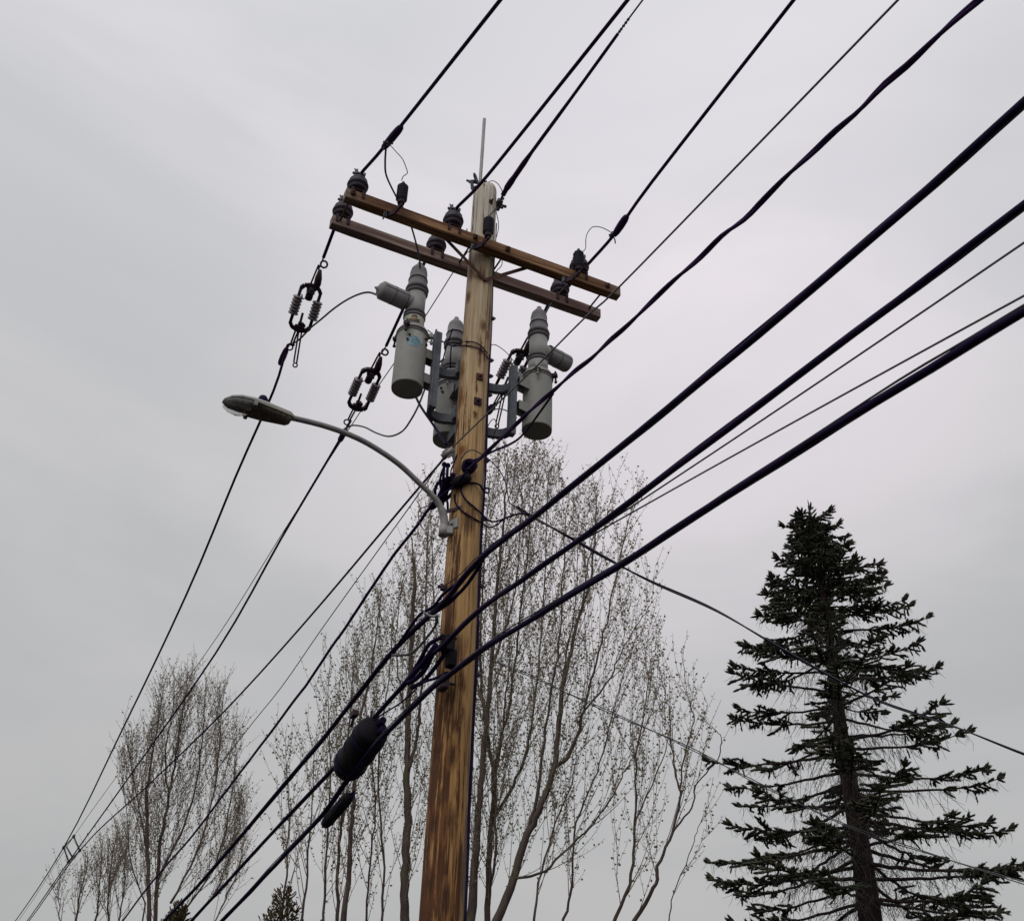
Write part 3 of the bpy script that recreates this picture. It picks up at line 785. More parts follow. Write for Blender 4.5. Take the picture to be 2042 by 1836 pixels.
QfA, dfA, onA = far_primary(-1.26, spA, (645, 514), (637, 534), (622, 573), (596, 655), [(545, 780), (470, 950), (370, 1189), (245, 1452)],
    'leftmost dark power line running from the left switch down to the spacer',
    ('in-line switch with two ribbed insulators hanging left of the left recloser', 'left switch'), ((572, 694), (558, 727)), True)
QfB, dfB, onB = far_primary(-0.36, spB, (770, 690), (760, 706), (742, 741), (711, 812), [(655, 915), (560, 1075), (430, 1302), (260, 1545)],
    'dark power line running from the middle switch down to the spacer',
    ('in-line switch with two ribbed insulators above the lamp arm', 'middle switch'), ((690, 855), (677, 880)), False)
QfC, dfC, onC = far_primary(0.92, spC, (1060, 678), (1054, 686), (1040, 704), (1003, 780), [(930, 862), (875, 926), (800, 1014), (600, 1250), (440, 1425), (290, 1570)],
    'dark power line emerging left of the pole and running down to the spacer',
    ('in-line switch half hidden behind the right recloser and its bracket', 'right switch'), ((985, 808), (972, 825)), True)
Q = W(0.0, VA, ZC + 0.05); d = V((spM.x - Q.x, spM.y - Q.y, 0)).normalized()
P = [W(-0.02, 0.1, ZARM + 0.0)] + [on_plane(p, Q, d) for p in ((932, 503), (855, 620), (784, 727), (690, 864), (560, 1068), (434, 1268), (280, 1483))] + [spM, spM + heading(25.3) * 12 + ZZ * .25, spM + heading(25.3) * 30 + ZZ * 1.5]
wire('messenger_wire', P, 0.0058, M['wire_grey'], 'thin grey messenger wire passing behind the left recloser to the spacer', 'wire', 6)
sp = thing('line_spacer', 'small grey diamond spacer holding the far power lines at lower left', 'spacer', SP)
g = Geo()
for a, b in ((spM, spA), (spA, spB), (spB, spC), (spC, spM), (spA + (spM - spA) * .2, spB + (spC - spB) * .35)):
    g.tube([a, b], 0.019, 6)
obj('frame', g, M['wire_grey'], sp)
for a in (spA, spM, spC, spB):
    g = Geo(); g.tube([a - VV * .06, a + VV * .06], 0.034, 8); obj('wire_grip', g, M['lead'], sp)

# ------------------------------------------------------------------ reclosers
def make_recloser(cap_end=True):
    t = thing('recloser', '', 'recloser', local=True)        # origin: middle of the tank's foot; X across the line
    g = Geo(); g.lathe([(0.126, 0.004), (0.129, 0.0), (0.131, 0.02), (0.131, 0.545), (0.129, 0.56)], None, 40); obj('tank', g, M['tank'], t)
    g = Geo(); g.lathe([(0.0, 0.010), (0.127, 0.008), (0.127, 0.012), (0, 0.013)], None, 40); obj('base_plate', g, M['tank_bottom'], t)
    g = Geo(); g.lathe([(0.129, 0.552), (0.137, 0.556), (0.138, 0.575), (0.136, 0.60), (0.118, 0.632), (0.095, 0.650), (0.088, 0.655), (0, 0.655)], None, 40)
    obj('lid', g, M['tank'], t)
    g = Geo(); g.lathe([(0.1385, 0.57), (0.1415, 0.572), (0.1415, 0.583), (0.1385, 0.585)], None, 40); obj('lid_band', g, M['iron'], t)
    g = Geo(); g.lathe([(0, 0.65), (0.088, 0.65), (0.090, 0.70), (0.090, 0.75), (0.086, 0.752), (0, 0.752)], None, 32); obj('collar', g, M['bushing'], t)
    g = Geo()
    for z in (0.76, 0.80):
        g.lathe([(0.078, z - .008), (0.094, z), (0.098, z + .012), (0.094, z + .024), (0.078, z + .03)], None, 32)
    obj('lower_skirt', g, M['skirt'], t)
    g = Geo(); g.lathe([(0, 0.745), (0.083, 0.745), (0.083, 1.05), (0, 1.05)], None, 32)
    g.lathe([(0.0, 0), (0.068, 0), (0.066, 0.16), (0.0, 0.16)], frame((-0.02, 0, 0.925), (-1, 0, 0.0)), 28); obj('tee_housing', g, M['bushing'], t)
    g = Geo()
    for z, r in ((1.045, 0.099), (1.087, 0.103)):
        g.lathe([(0.08, z - .008), (r - .005, z), (r, z + .014), (r - .005, z + .028), (0.08, z + .034)], None, 32)
    obj('upper_skirt', g, M['skirt'], t)
    g = Geo(); g.lathe([(0, 1.10), (0.096, 1.105), (0.097, 1.12), (0.082, 1.165), (0.081, 1.20), (0.083, 1.205), (0.083, 1.212), (0.078, 1.216), (0.077, 1.30), (0.068, 1.345), (0.048, 1.375), (0.03, 1.388),
                        (0.024, 1.40), (0.022, 1.425), (0.012, 1.435), (0, 1.435)], None, 30); obj('cap', g, M['cover'], t)
    g = Geo(); g.lathe([(0.082, 1.203), (0.0865, 1.205), (0.0865, 1.213), (0.082, 1.215)], None, 30); obj('cap_tie', g, M['black'], t)
    # side cover on the tee
    Fm = frame((-0.10, 0, 0.925), (-1, 0, 0.0))
    g = Geo()
    if cap_end: g.lathe([(0, 0), (0.078, 0), (0.083, 0.01), (0.083, 0.235), (0.052, 0.262), (0.02, 0.275), (0.006, 0.30), (0, 0.302)], Fm, 28)
    else: g.lathe([(0, 0), (0.078, 0), (0.083, 0.01), (0.083, 0.235), (0.076, 0.25), (0.0, 0.252)], Fm, 28)
    sc = obj('side_cover', g, M['cover'], t)
    g = Geo()
    for z in (0.0, 0.12): g.lathe([(0.082, z), (0.0855, z + .002), (0.0855, z + .009), (0.082, z + .011)], Fm, 28)
    g.box(V((-0.215, 0.0, 0.925)) + V((0, -0.0, 0)), (0.118, 0, 0), (0, 0.0865, 0), (0, 0, 0.0025)); obj('seam', g, M['skirt'], sc)
    # lugs and mounting feet towards +X
    for z in (0.16, 0.42):
        g = Geo()
        g.box((0.17, 0, z + 0.045), (0.06, 0, 0), (0, 0.045, 0), (0, 0, 0.004)); g.box((0.17, -0.043, z), (0.06, 0, 0), (0, 0.004, 0), (0, 0, 0.045))
        g.box((0.17, 0.043, z), (0.06, 0, 0), (0, 0.004, 0), (0, 0, 0.045))
        obj('mounting_foot', g, M['tank'], t)
    for a in (-0.5, 0.9, 2.2, 3.9):
        g = Geo(); c = V((0.131 * math.cos(a), 0.131 * math.sin(a), 0.585)); n_ = V((math.cos(a), math.sin(a), 0))
        g.box(c + n_ * .022, n_ * .026, n_.cross(ZZ) * .02, ZZ * .016); g.tube([c + n_ * .035 - ZZ * .075, c + n_ * .03 + ZZ * .045], 0.009, 6); g.ball(c + n_ * .035 - ZZ * .075, 0.015)
        obj('lid_clamp', g, M['tank'] if a < 1 else M['iron'], t)
    for a, z in ((-1.0, .50), (-0.86, .45), (-2.2, .48), (-2.3, .43)):
        g = Geo(); n_ = V((math.cos(a), math.sin(a), 0)); c = n_ * .131 + ZZ * z; g.tube([c - n_ * .004, c + n_ * .013], 0.011, 8); obj('bolt', g, M['iron'], t)
    return t
def decal(parent, r, a0, a1, z0, z1, mat, name, n=10, oval=False, label=None):
    g = Geo(); m = 10
    for j in range(m + 1):
        for i in range(n + 1):
            x, y = i / n * 2 - 1, j / m * 2 - 1
            if oval: x, y = x * math.sqrt(1 - y * y / 2), y * math.sqrt(1 - x * x / 2)
            a = (a0 + a1) / 2 + (a1 - a0) / 2 * x; z = (z0 + z1) / 2 + (z1 - z0) / 2 * y
            g.v.append(V((r * math.cos(a), r * math.sin(a), z)))
    for j in range(m):
        for i in range(n):
            k = j * (n + 1) + i; g.face((k, k + 1, k + n + 2, k + n + 1), True)
    return obj(name, g, mat, parent, label=label)
ZR = 7.15
recL = make_recloser(True); recR = copy_tree(recL)
# the far end of the right-hand cover is blunt: give that copy its own mesh below
recM = copy_tree(recL)
for r_, pos, rz, l in ((recL, W(-0.53, 0.14, ZR), AZ + math.radians(8), 'grey recloser left of the pole with a round blue sticker on its tank'),
                       (recM, W(0.05, 0.66, ZR), AZ - math.radians(95), 'grey recloser partly hidden behind the left edge of the pole'),
                       (recR, W(0.68, 0.17, ZR), AZ + math.radians(192), 'grey recloser right of the pole with its side cover pointing right')):
    r_.location = pos; r_.rotation_euler = (0, 0, rz); r_['label'] = l; r_['group'] = 'grey reclosers around the pole'
for ch in recR.children:
    if ch.name.startswith('side_cover'):
        g = Geo(); g.lathe([(0, 0), (0.078, 0), (0.083, 0.01), (0.083, 0.235), (0.076, 0.25), (0.0, 0.252)], frame((-0.10, 0, 0.925), (-1, 0, 0.0)), 28)
        m = bpy.data.meshes.new('side_cover'); m.from_pydata(g.v, [], g.f); m.polygons.foreach_set('use_smooth', g.sm); m.materials.append(M['cover']); ch.data = m
# stickers on the left recloser: angle of the face turned to the viewer, in its own frame
def face_angle(o):
    d = CAM - V(o.location); return math.atan2(d.y, d.x) - o.rotation_euler.z
fa = face_angle(recL)
decal(recL, 0.1323, fa - 0.45 + .12, fa + 0.45 + .12, 0.36, 0.475, M['sticker'], 'sticker', oval=True, label='round pale blue sticker')
decal(recL, 0.1321, fa - 0.33 + .42, fa + 0.33 + .42, 0.415, 0.535, M['plate_white'], 'nameplate')
decal(recL, 0.0915, fa - 0.95, fa + 1.1, 0.665, 0.748, M['yellow'], 'tag')
decal(recL, 0.0925, fa - 0.55, fa + 0.55, 0.662, 0.70, M['sign_dark'], 'tag_print')
decal(recL, 0.0928, fa - 0.3, fa + 0.3, 0.695, 0.742, M['sign_dark'], 'tag_print', oval=True)
decal(recL, 0.0931, fa - 0.22, fa + 0.22, 0.692, 0.712, M['sign_amber'], 'tag_print')
fr = face_angle(recR)
decal(recR, 0.0915, fr - 0.3, fr + 0.3, 0.66, 0.71, M['plate_white'], 'tag', oval=True)

# ------------------------------------------------------------------ steel bracket carrying the reclosers
br = thing('recloser_bracket', 'dark galvanised steel bracket holding the three reclosers on the pole', 'bracket', W(0, 0.16, 7.0))
PL, PR = (-0.31, 0.12), (0.42, 0.13)
for (pu, pv), zz in ((PL, (7.02, 7.83)), (PR, (7.0, 7.74))):
    g = Geo(); g.box(W(pu, pv, sum(zz) / 2), U * 0.030, VV * 0.032, ZZ * (zz[1] - zz[0]) / 2, 0.006)
    g.box(W(pu - .031, pv - 0.034, sum(zz) / 2), U * 0.006, VV * 0.012, ZZ * (zz[1] - zz[0]) / 2)
    obj('post', g, M['galv'], br)
for z in (7.08, 7.56):
    for (pu, pv), sg in ((PL, -1), (PR, 1)):
        P = smooth([W(0, 0.20, z), W(pu * 0.5, 0.275, z), W(pu * 0.88, 0.25, z), W(pu * 1.02, pv + 0.03, z)], 4)
        g = Geo(); g.bar(P, 0.085, 0.010, ZZ)
        g.bar([p - ZZ * 0.046 for p in P], 0.045, 0.008, U.cross(ZZ) + U * .01)
        obj('arm', g, M['galv'], br)
    g = Geo(); g.box(W(0.03, 0.36, z), VV * 0.17, U * 0.03, ZZ * 0.04); obj('rear_arm', g, M['galv'], br)
    g = Geo(); g.box(W(0, 0.165, z), U * 0.10, VV * 0.03, ZZ * 0.06); obj('pole_plate', g, M['galv'], br)

# ------------------------------------------------------------------ street lamp
dl = heading(24.5 + 90 + 8)                                 # the arm reaches out over the road
Ql = O
onl = lambda p: on_plane(p, Ql, dl)
armP = [onl(p) for p in ((884, 1060), (886, 1042), (883, 1022), (874, 1003), (862, 988), (835, 962), (795, 925), (745, 891), (700, 868), (640, 847), (560, 828))]
lamp = thing('street_lamp', 'grey cobra-head street lamp on a long curved arm left of the pole', 'street lamp', armP[0])
g = Geo(); g.tube(smooth(armP, 4), [0.031] * 10 + [0.026] * 6 + [0.0215] * 24 + [0.020], 12); obj('arm', g, M['light_alu'], lamp)
g = Geo(); P0, n0 = on_pole((903, 1052), 0.0)
c = armP[0] + (P0 - armP[0]) * 0.3
g.tube([armP[0] + ZZ * .05, armP[0] - ZZ * .035], [.034, .036], 12)
sdv = (P0 - armP[0]); sdv.z = 0; g.box(armP[0] + sdv * .5 + ZZ * .012, sdv * .58, sdv.cross(ZZ).normalized() * .022, ZZ * .036, .008)
g.box(P0 + ZZ * .03 - n0 * .004, ZZ.cross(n0) * .05, ZZ * .045, n0 * .012, .006)
g.tube([P0 + n0 * .0 + ZZ * .03, P0 + n0 * .03 + ZZ * .03], .012, 8)
obj('pole_clamp', g, M['light_alu'], lamp)
g = Geo(); g.bar([onl((876, 1014)), onl((890, 1020)), O + VV * -.10 - U * .07 + ZZ * 6.02], 0.028, 0.012, ZZ); obj('stay', g, M['iron'], lamp)
tip, nk = onl((446, 797)), onl((577, 833))
ax = (tip - nk); HL = ax.length; ax.normalize(); sd_ = ax.cross(ZZ).normalized(); upv = sd_.cross(ax).normalized()
def H(x, y, z): return nk + ax * (x * HL) + sd_ * y + upv * z
def shell(g, secs, n=20, a0=0.0, a1=2 * math.pi, closed=True):
    b = len(g.v); m = n if closed else n + 1
    for x, w, zt, zb, zc in secs:
        for k in range(m):
            th = a0 + (a1 - a0) * k / n
            cy, sz = math.cos(th), math.sin(th)
            g.v.append(H(x, w * math.copysign(abs(cy) ** 0.75, cy), zc + (zt if sz > 0 else zb) * math.copysign(abs(sz) ** 0.8, sz)))
    for i in range(len(secs) - 1):
        for k in range(n):
            k2 = (k + 1) % m
            g.face((b + i * m + k, b + i * m + k2, b + (i + 1) * m + k2, b + (i + 1) * m + k), True)
# top housing: narrow at the neck, widest over the lens
g = Geo()
shell(g, [(-0.05, 0.03, 0.03, 0.012, 0), (0.0, 0.045, 0.045, 0.010, 0), (0.12, 0.062, 0.044, 0.010, 0), (0.35, 0.086, 0.048, 0.012, 0), (0.6, 0.106, 0.046, 0.012, 0),
          (0.8, 0.106, 0.038, 0.012, -.002), (0.93, 0.078, 0.026, 0.010, -.004), (1.0, 0.03, 0.012, 0.006, -.006), (1.01, 0.002, 0.002, 0.002, -.006)])
obj('housing', g, M['lamp_body'], lamp)
g = Geo()
shell(g, [(0.0, 0.036, 0.006, 0.038, -0.014), (0.04, 0.056, 0.004, 0.045, -0.014), (0.2, 0.070, 0.004, 0.044, -0.014), (0.4, 0.086, 0.004, 0.042, -0.014), (0.56, 0.097, 0.004, 0.030, -0.014), (0.6, 0.09, 0.003, 0.01, -0.014)])
obj('door', g, M['lamp_under'], lamp)
g = Geo()
for s in (-1, 1):
    g.tube([H(x, s * w, -0.012) for x, w in ((0.02, 0.055), (0.2, 0.073), (0.4, 0.090), (0.58, 0.105), (0.62, 0.105))], 0.006, 6)
obj('rim', g, M['lamp_strip'], lamp)
g = Geo()
shell(g, [(0.585, 0.101, 0.004, 0.010, -0.014), (0.62, 0.102, 0.004, 0.035, -0.014), (0.75, 0.101, 0.004, 0.055, -0.014), (0.88, 0.088, 0.004, 0.048, -0.014), (0.97, 0.055, 0.004, 0.034, -0.014), (1.0, 0.02, 0.004, 0.012, -0.014)])
obj('lens', g, M['glass'], lamp)
g = Geo()
shell(g, [(0.60, 0.10, 0.03, 0.004, -0.006), (0.75, 0.10, 0.03, 0.004, -0.006), (0.9, 0.075, 0.02, 0.004, -0.006), (0.97, 0.03, 0.01, 0.003, -0.006)])
obj('reflector', g, M['light_alu'], lamp)
g = Geo(); shell(g, [(0.62, 0.040, 0.02, 0.026, -0.03), (0.75, 0.042, 0.02, 0.028, -0.032), (0.92, 0.032, 0.02, 0.022, -0.03), (0.98, 0.02, 0.01, 0.012, -0.025)]); obj('bulb_tray', g, M['lamp_under'], lamp)
for y in (-0.10, 0.09):
    g = Geo(); g.box(H(0.6, y, -0.03), ax * .012, sd_ * .012, upv * .014); obj('latch', g, M['light_alu'], lamp)
g = Geo(); g.lathe([(0.0, 0.0), (0.036, 0), (0.038, 0.05), (0.026, 0.075), (0, 0.08)], frame(H(0.42, 0, 0.042), upv), 18); obj('photocell', g, M['black'], lamp)

# ------------------------------------------------------------------ neutral and secondary on the roadward side
QN = W(-0.20, -0.04, 6.4); dN = heading(24.5)
P = [on_plane(p, QN, dN) for p in ((897, 897), (967, 829), (1069, 731), (1168, 632), (1230, 577), (1500, 300), (1791, 0))]
wire('neutral_wire', extend(P, 14), 0.0062, M['wire_grey'], 'thin grey wire crossing in front of the right crossarm ends to the upper right', 'wire', 6)
P = [on_plane(p, QN, heading(25)) for p in ((884, 912), (835, 985), (752, 1100), (640, 1256), (560, 1371), (471, 1483), (289, 1727), (200, 1833))]
wire('neutral_wire', extend(P, 14), 0.0052, M['wire_grey'], 'thin grey wire running below the right line from the pole to lower left', 'wire', 6)
QS = W(-0.22, -0.05, 6.05)
sec = [(935, 935), (967, 905), (1026, 849), (1065, 812), (1107, 776), (1145, 741), (1180, 714), (1215, 680), (1250, 650), (1297, 604), (1345, 558), (1393, 517), (1440, 470), (1485, 437), (1521, 400), (1570, 350), (1620, 305),
       (1665, 262), (1712, 222), (1760, 172), (1810, 130), (1861, 81), (1905, 40), (1950, 2)]
P = [on_plane(p, QS, dN) for p in sec]
sc_ = thing('service_cable', 'dark wavy twisted cable rising from the pole to the top right corner', 'cable', P[0])
def resample(P, st):
    out = [P[0]]; acc = 0.0
    for a_, b_ in zip(P[:-1], P[1:]):
        L_ = (b_ - a_).length; t_ = st - acc
        while t_ <= L_: out.append(a_ + (b_ - a_) * (t_ / L_)); t_ += st
        acc = (acc + L_) % st
    return out
Q = resample(smooth(extend(P, 14), 6), .06)
for ph in (0, math.pi):
    g = Geo(); R = []
    for i, q in enumerate(Q):
        t = (Q[min(i + 1, len(Q) - 1)] - Q[max(i - 1, 0)]).normalized(); a = t.cross(ZZ).normalized(); b = t.cross(a)
        R.append(q + (a * math.cos(i * 0.42 + ph) + b * math.sin(i * 0.42 + ph)) * 0.0055)
    g.tube(R, 0.0098, 6); obj('conductor', g, M['wire'], sc_)
P = strand([(1103, 785), (1078, 820), (1054, 853), (1043, 866), (1030, 878), (1010, 889), (985, 899), (967, 908), (945, 918)], [dep(on_plane((1103, 785), QS, dN)), dep(QS) - .1])
g = Geo(); g.tube(smooth(P, 4), 0.0085, 6); obj('loose_strand', g, M['black'], sc_)
secf = [(862, 1006), (835, 1043), (800, 1088), (765, 1135), (720, 1205), (680, 1263), (640, 1322), (600, 1380), (560, 1432), (470, 1552), (386, 1662), (300, 1762), (244, 1836)]
P = [on_plane(p, QS, heading(25)) for p in secf]
wire('service_cable', extend(P, 14), 0.0135, M['wire'], 'dark wavy cable running from below the lamp arm to lower left', 'cable', 7, wob=0.006)
# clevis and spool rack
def pxbox(g, p, d, sx, sy, sz, X=U, bev=0.004): g.box(at_depth(p, d), X * sx, VV * sy, ZZ * sz, bev)
dR = dep(W(-0.19, -0.05, 6.35))
rk = thing('wire_clevis', 'pale steel clevis and spool holding wires on the left flank of the pole', 'clevis', at_depth((893, 905), dR))
g = Geo(); g.tube([at_depth((882, 912), dR), at_depth((905, 895), dR)], 0.028, 12)
obj('spool', g, M['porcelain'], rk)
g = Geo()
g.bar([at_depth(p, dR) for p in ((882, 903), (889, 897), (895, 894), (900, 900), (908, 912))], 0.022, 0.012, VV)
g.bar([at_depth(p, dR - .03) for p in ((893, 912), (903, 906), (906, 918), (899, 925))], 0.02, 0.012, VV)
obj('yoke', g, M['light_alu'], rk)
for p in ((886, 926), (893, 928)):
    g = Geo(); a = at_depth(p, dR); g.tube([a, a - ZZ * 0.15], 0.011, 8); g.ball(a, 0.022); obj('hanging_rod', g, M['black'], rk)
r2 = thing('splice_cluster', 'tangle of black connectors bunched at the foot of the lamp arm', 'connector', at_depth((880, 985), dR))
for pts, r in (([(867, 1000), (868, 975), (875, 962), (888, 957)], .013), ([(888, 955), (885, 970), (880, 985), (872, 1000)], .026), ([(895, 950), (893, 968), (889, 985), (884, 1000)], .018),
               ([(872, 998), (866, 1006), (860, 1010)], .03), ([(905, 945), (898, 958), (894, 972)], .02), ([(882, 990), (876, 1000), (882, 1008)], .024), ([(910, 975), (900, 985), (890, 995), (875, 1000)], .014)):
    g = Geo(); P = strand(pts, [dR - .02 + rnd.uniform(-.04, .04), dR + rnd.uniform(-.04, .04)]); g.tube(smooth(P, 4), r, 8); obj('connector', g, M['black'], r2)
g = Geo(); P = strand([(898, 948), (903, 955), (900, 965), (905, 972)], [dR - .05, dR - .05]); g.bar(P, 0.03, 0.02, VV); obj('bracket', g, M['iron'], r2)
# coil and black splice box on the face of the pole
Pc, nc = on_pole((935, 932), 0.03)
coil = thing('wire_coil', 'small tangled black wire coil hung on the face of the pole', 'coil', Pc)
for k in range(13):
    g = Geo(); a = V((rnd.gauss(0, 1), rnd.gauss(0, 1), rnd.gauss(0, .6))).normalized(); R0 = rnd.uniform(.03, .052); c = Pc + nc * .02 + V((rnd.uniform(-.012, .012), rnd.uniform(-.01, .01), rnd.uniform(-.02, .015)))
    g.ring(c, nc * 0.9 + a * .7, R0, rnd.uniform(.006, .010), 16, 5); obj('loop', g, M['black'], coil)
Pb, nb = on_pole((920, 958), 0.035)
g = Geo(); tx = ZZ.cross(nb).normalized(); e = (tx * .9 + ZZ * .35).normalized(); f = nb.cross(e)
prof = [(0, -.075), (.03, -.075), (.043, -.055), (.043, .045), (.03, .07), (.016, .08), (0, .08)]
g.lathe(prof, frame(Pb, e), 16); solo('splice_box', g, M['closure'], 'short black splice box strapped across the face of the pole under the coil', 'splice box', org=Pb)

# ------------------------------------------------------------------ jumpers and leads
def pole_lead(on, free, depths, r, label):
    P = [on_pole(p, r + .004)[0] for p in on] + strand(free, depths)
    return wire('jumper_wire', P, r, M['black'], label, 'wire', 6, group='jumper wires and leads')
def lead(pts, depths, r, label, mat='lead', cat='wire', group='jumper wires and leads'):
    P = strand(pts, depths)
    return wire('jumper_wire', P, r, M[mat], label, cat, 6, group=group)
dL, dRr, dMm = dep(W(-.53, .14, 8.5)), dep(W(.68, .17, 8.5)), dep(W(.05, .66, 8.0))
lead([(770, 290), (768, 325), (771, 352), (790, 392), (812, 430), (827, 475), (837, 520), (836, 540), (835, 553)], [dep(clampA), dep(W(-.92, -.30, 8.95)), dep(W(-.66, -.12, 8.72)), dL - .08], .0085, 'grey lead curving from the left splice down to the left recloser')
lead([(775, 286), (790, 303), (803, 318), (811, 338), (812, 346), (804, 352), (801, 360)], [dep(clampA), dep(ARR[0])], .004, 'thin lead looping from the left splice to the left arrester')
lead([(974, 434), (981, 425), (990, 416), (995, 411)], [dep(ARR[1]), dep(clampM)], .0065, 'short dark lead from the middle arrester to the dead-end clamp', 'iron')
lead([(970, 366), (977, 362), (984, 361), (993, 367), (1000, 378), (1002, 386)], [dep(W(0, -.08, 9.68)), dep(clampM)], .004, 'thin wire looping over the rounded top of the pole')
lead([(1155, 501), (1163, 501), (1168, 494), (1168, 480), (1171, 466), (1180, 454), (1190, 452), (1203, 455), (1218, 463)], [dep(ARR[2]), dep(clampC)], .004, 'thin lead arching from the right arrester to the right line')
lead([(1222, 470), (1226, 478), (1227, 486)], [dep(clampC), dep(clampC) + .02], .006, 'short loose wire tail hanging from the right line clamp', 'wire_grey')
lead([(1167, 532), (1140, 560), (1115, 585), (1098, 607), (1088, 625), (1085, 640)], [dep(QC), dep(W(.8, .17, 8.8)), dRr], .0085, 'grey lead running down beside the right line to the right recloser')
lead([(752, 588), (735, 583), (715, 587), (690, 599), (665, 616), (640, 637), (618, 655), (598, 676), (580, 688)], [dL - .2, dep(onA((580, 688)))], .0095, 'grey lead arching from the left recloser to the left switch')
lead([(688, 857), (697, 850), (708, 848), (728, 852), (750, 863), (776, 870), (802, 860), (820, 836), (833, 812), (840, 795), (862, 740), (885, 715)], [dep(onB((690, 855))), dep(W(-.3, .7, 7.4)), dMm], .0088, 'grey lead sagging from the middle switch to behind the left recloser')
lead([(826, 785), (840, 812), (860, 841), (876, 865), (890, 886)], [dL + .02, dR + .05], .011, 'dark control cable from the foot of the left recloser to the clevis', 'black')
lead([(853, 658), (862, 666), (873, 675), (885, 682)], [dL + .1, dep(W(-.15, -.1, 7.9))], .005, 'thin lead from the upper lug of the left recloser to the pole', 'black')
lead([(855, 682), (870, 682), (885, 682), (896, 688), (905, 689)], [dL + .1, dep(W(-.12, -.1, 7.9))], .0055, 'thin level lead from the left recloser tank to the pole', 'black')
ring1 = [(905, 689), (918, 683), (935, 681), (950, 684), (962, 692), (972, 705)]
P = [on_pole(p, .012)[0] for p in ring1]
wire('jumper_wire', P, .0055, M['black'], 'upper black wire wrapped round the pole face below the crossarms', 'wire', 6, group='jumper wires and leads')
P = [on_pole(p, .010)[0] for p in ((903, 691), (920, 689), (938, 690), (955, 695), (966, 704), (974, 716))]
wire('jumper_wire', P, .0055, M['black'], 'lower black wire wrapped round the pole face below the crossarms', 'wire', 6, group='jumper wires and leads')
lead([(976, 690), (985, 687), (996, 692), (1010, 703), (1022, 717), (1031, 727)], [dep(flank(7.7)), dep(onC((1038, 712)))], .004, 'thin lead arching from the right edge of the pole to the right switch')
lead([(968, 868), (973, 850), (980, 838), (986, 836), (990, 845), (988, 858), (984, 868)], [dep(flank(6.8)), dep(W(.2, .2, 6.9))], .004, 'thin wire loop standing on the lower right bracket arm')
lead([(982, 818), (995, 815), (1008, 818), (1022, 826), (1030, 833)], [dep(onC((982, 820))), dep(W(.42, .1, 7.2))], .0065, 'short grey lead bowed behind the lower right bracket')
lead([(920, 915), (928, 903), (937, 898), (946, 898), (956, 903), (966, 909), (981, 921), (998, 941), (1008, 962), (1013, 988), (1017, 1003), (1031, 1011)], [dR - .05, dep(flank(6.3)) - .05, dep(W(.35, -.2, 5.9))], .0052, 'thin grey wire arching right from the pole to the service drop', 'lead')
dSD = dep(W(.5, -.3, 5.9))
pole_lead([(922, 968), (919, 978), (926, 992), (936, 1003), (947, 1012)], [(962, 1026), (972, 1036), (984, 1040), (1000, 1036), (1020, 1028), (1040, 1024), (1057, 1026)], [dep(flank(6)) - .06, dSD], .0075, 'upper dark lead drooping from the splice box to the service drop')
pole_lead([(906, 985), (908, 1002), (920, 1017), (934, 1027), (946, 1034)], [(960, 1042), (975, 1051), (990, 1047), (1005, 1035), (1020, 1029)], [dep(flank(5.95)) - .06, dSD], .0065, 'lower dark lead drooping across the pole to the service drop')
pole_lead([(934, 963), (946, 963)], [(957, 967), (962, 975), (969, 982), (975, 981), (974, 974), (967, 973)], [dep(flank(6.2)) - .08, dep(flank(6.2)) - .05], .008, 'short black lead ending in a loop at the right edge of the pole')
lead([(866, 1004), (850, 1010), (838, 1014), (834, 1026), (838, 1044), (850, 1062), (864, 1073), (878, 1076), (888, 1070)], [dR, dR - .05, dep(armP[0])], .0042, 'thin wire loop hanging left of the lamp bracket', 'lead')

lead([(903, 655), (897, 672), (889, 695), (884, 715)], [dMm - .12, dMm - .1], .006, 'short black lead down the neck of the middle recloser', 'black')
lead([(900, 688), (899, 705), (898, 725), (899, 745)], [dMm - .13, dMm - .13], .006, 'black lead hanging down the front of the middle recloser', 'black')
lead([(886, 930), (879, 948), (878, 968), (884, 985), (892, 1000), (893, 1018)], [dR - .04, dR], .010, 'black lead dropping from the clevis behind the lamp arm', 'black')
lead([(912, 905), (906, 922), (899, 940), (902, 958), (910, 968)], [dR - .12, dep(Pb) - .02], .006, 'thin black lead from the clevis to the splice box', 'black')
lead([(860, 1006), (875, 993), (893, 978), (908, 968), (922, 950), (932, 940)], [dR - .06, dep(Pb) - .06], .0085, 'black lead from the lamp arm knot up to the wire coil', 'black')
lead([(988, 408), (990, 425), (994, 445), (993, 462), (988, 480), (985, 505), (984, 530), (982, 555)], [dep(clampM), dep(flank(8.9)), dep(flank(8.4))], .004, 'thin wire strung loosely down the right edge of the pole top')
lead([(984, 503), (995, 508), (1001, 518), (1000, 530), (990, 541), (985, 553)], [dep(flank(8.7)), dep(flank(8.4))], .004, 'thin wire loop bowed right of the pole below the front crossarm')
lead([(774, 288), (768, 292), (764, 299)], [dep(clampA), dep(clampA)], .006, 'short wire tail under the left splice sleeve')

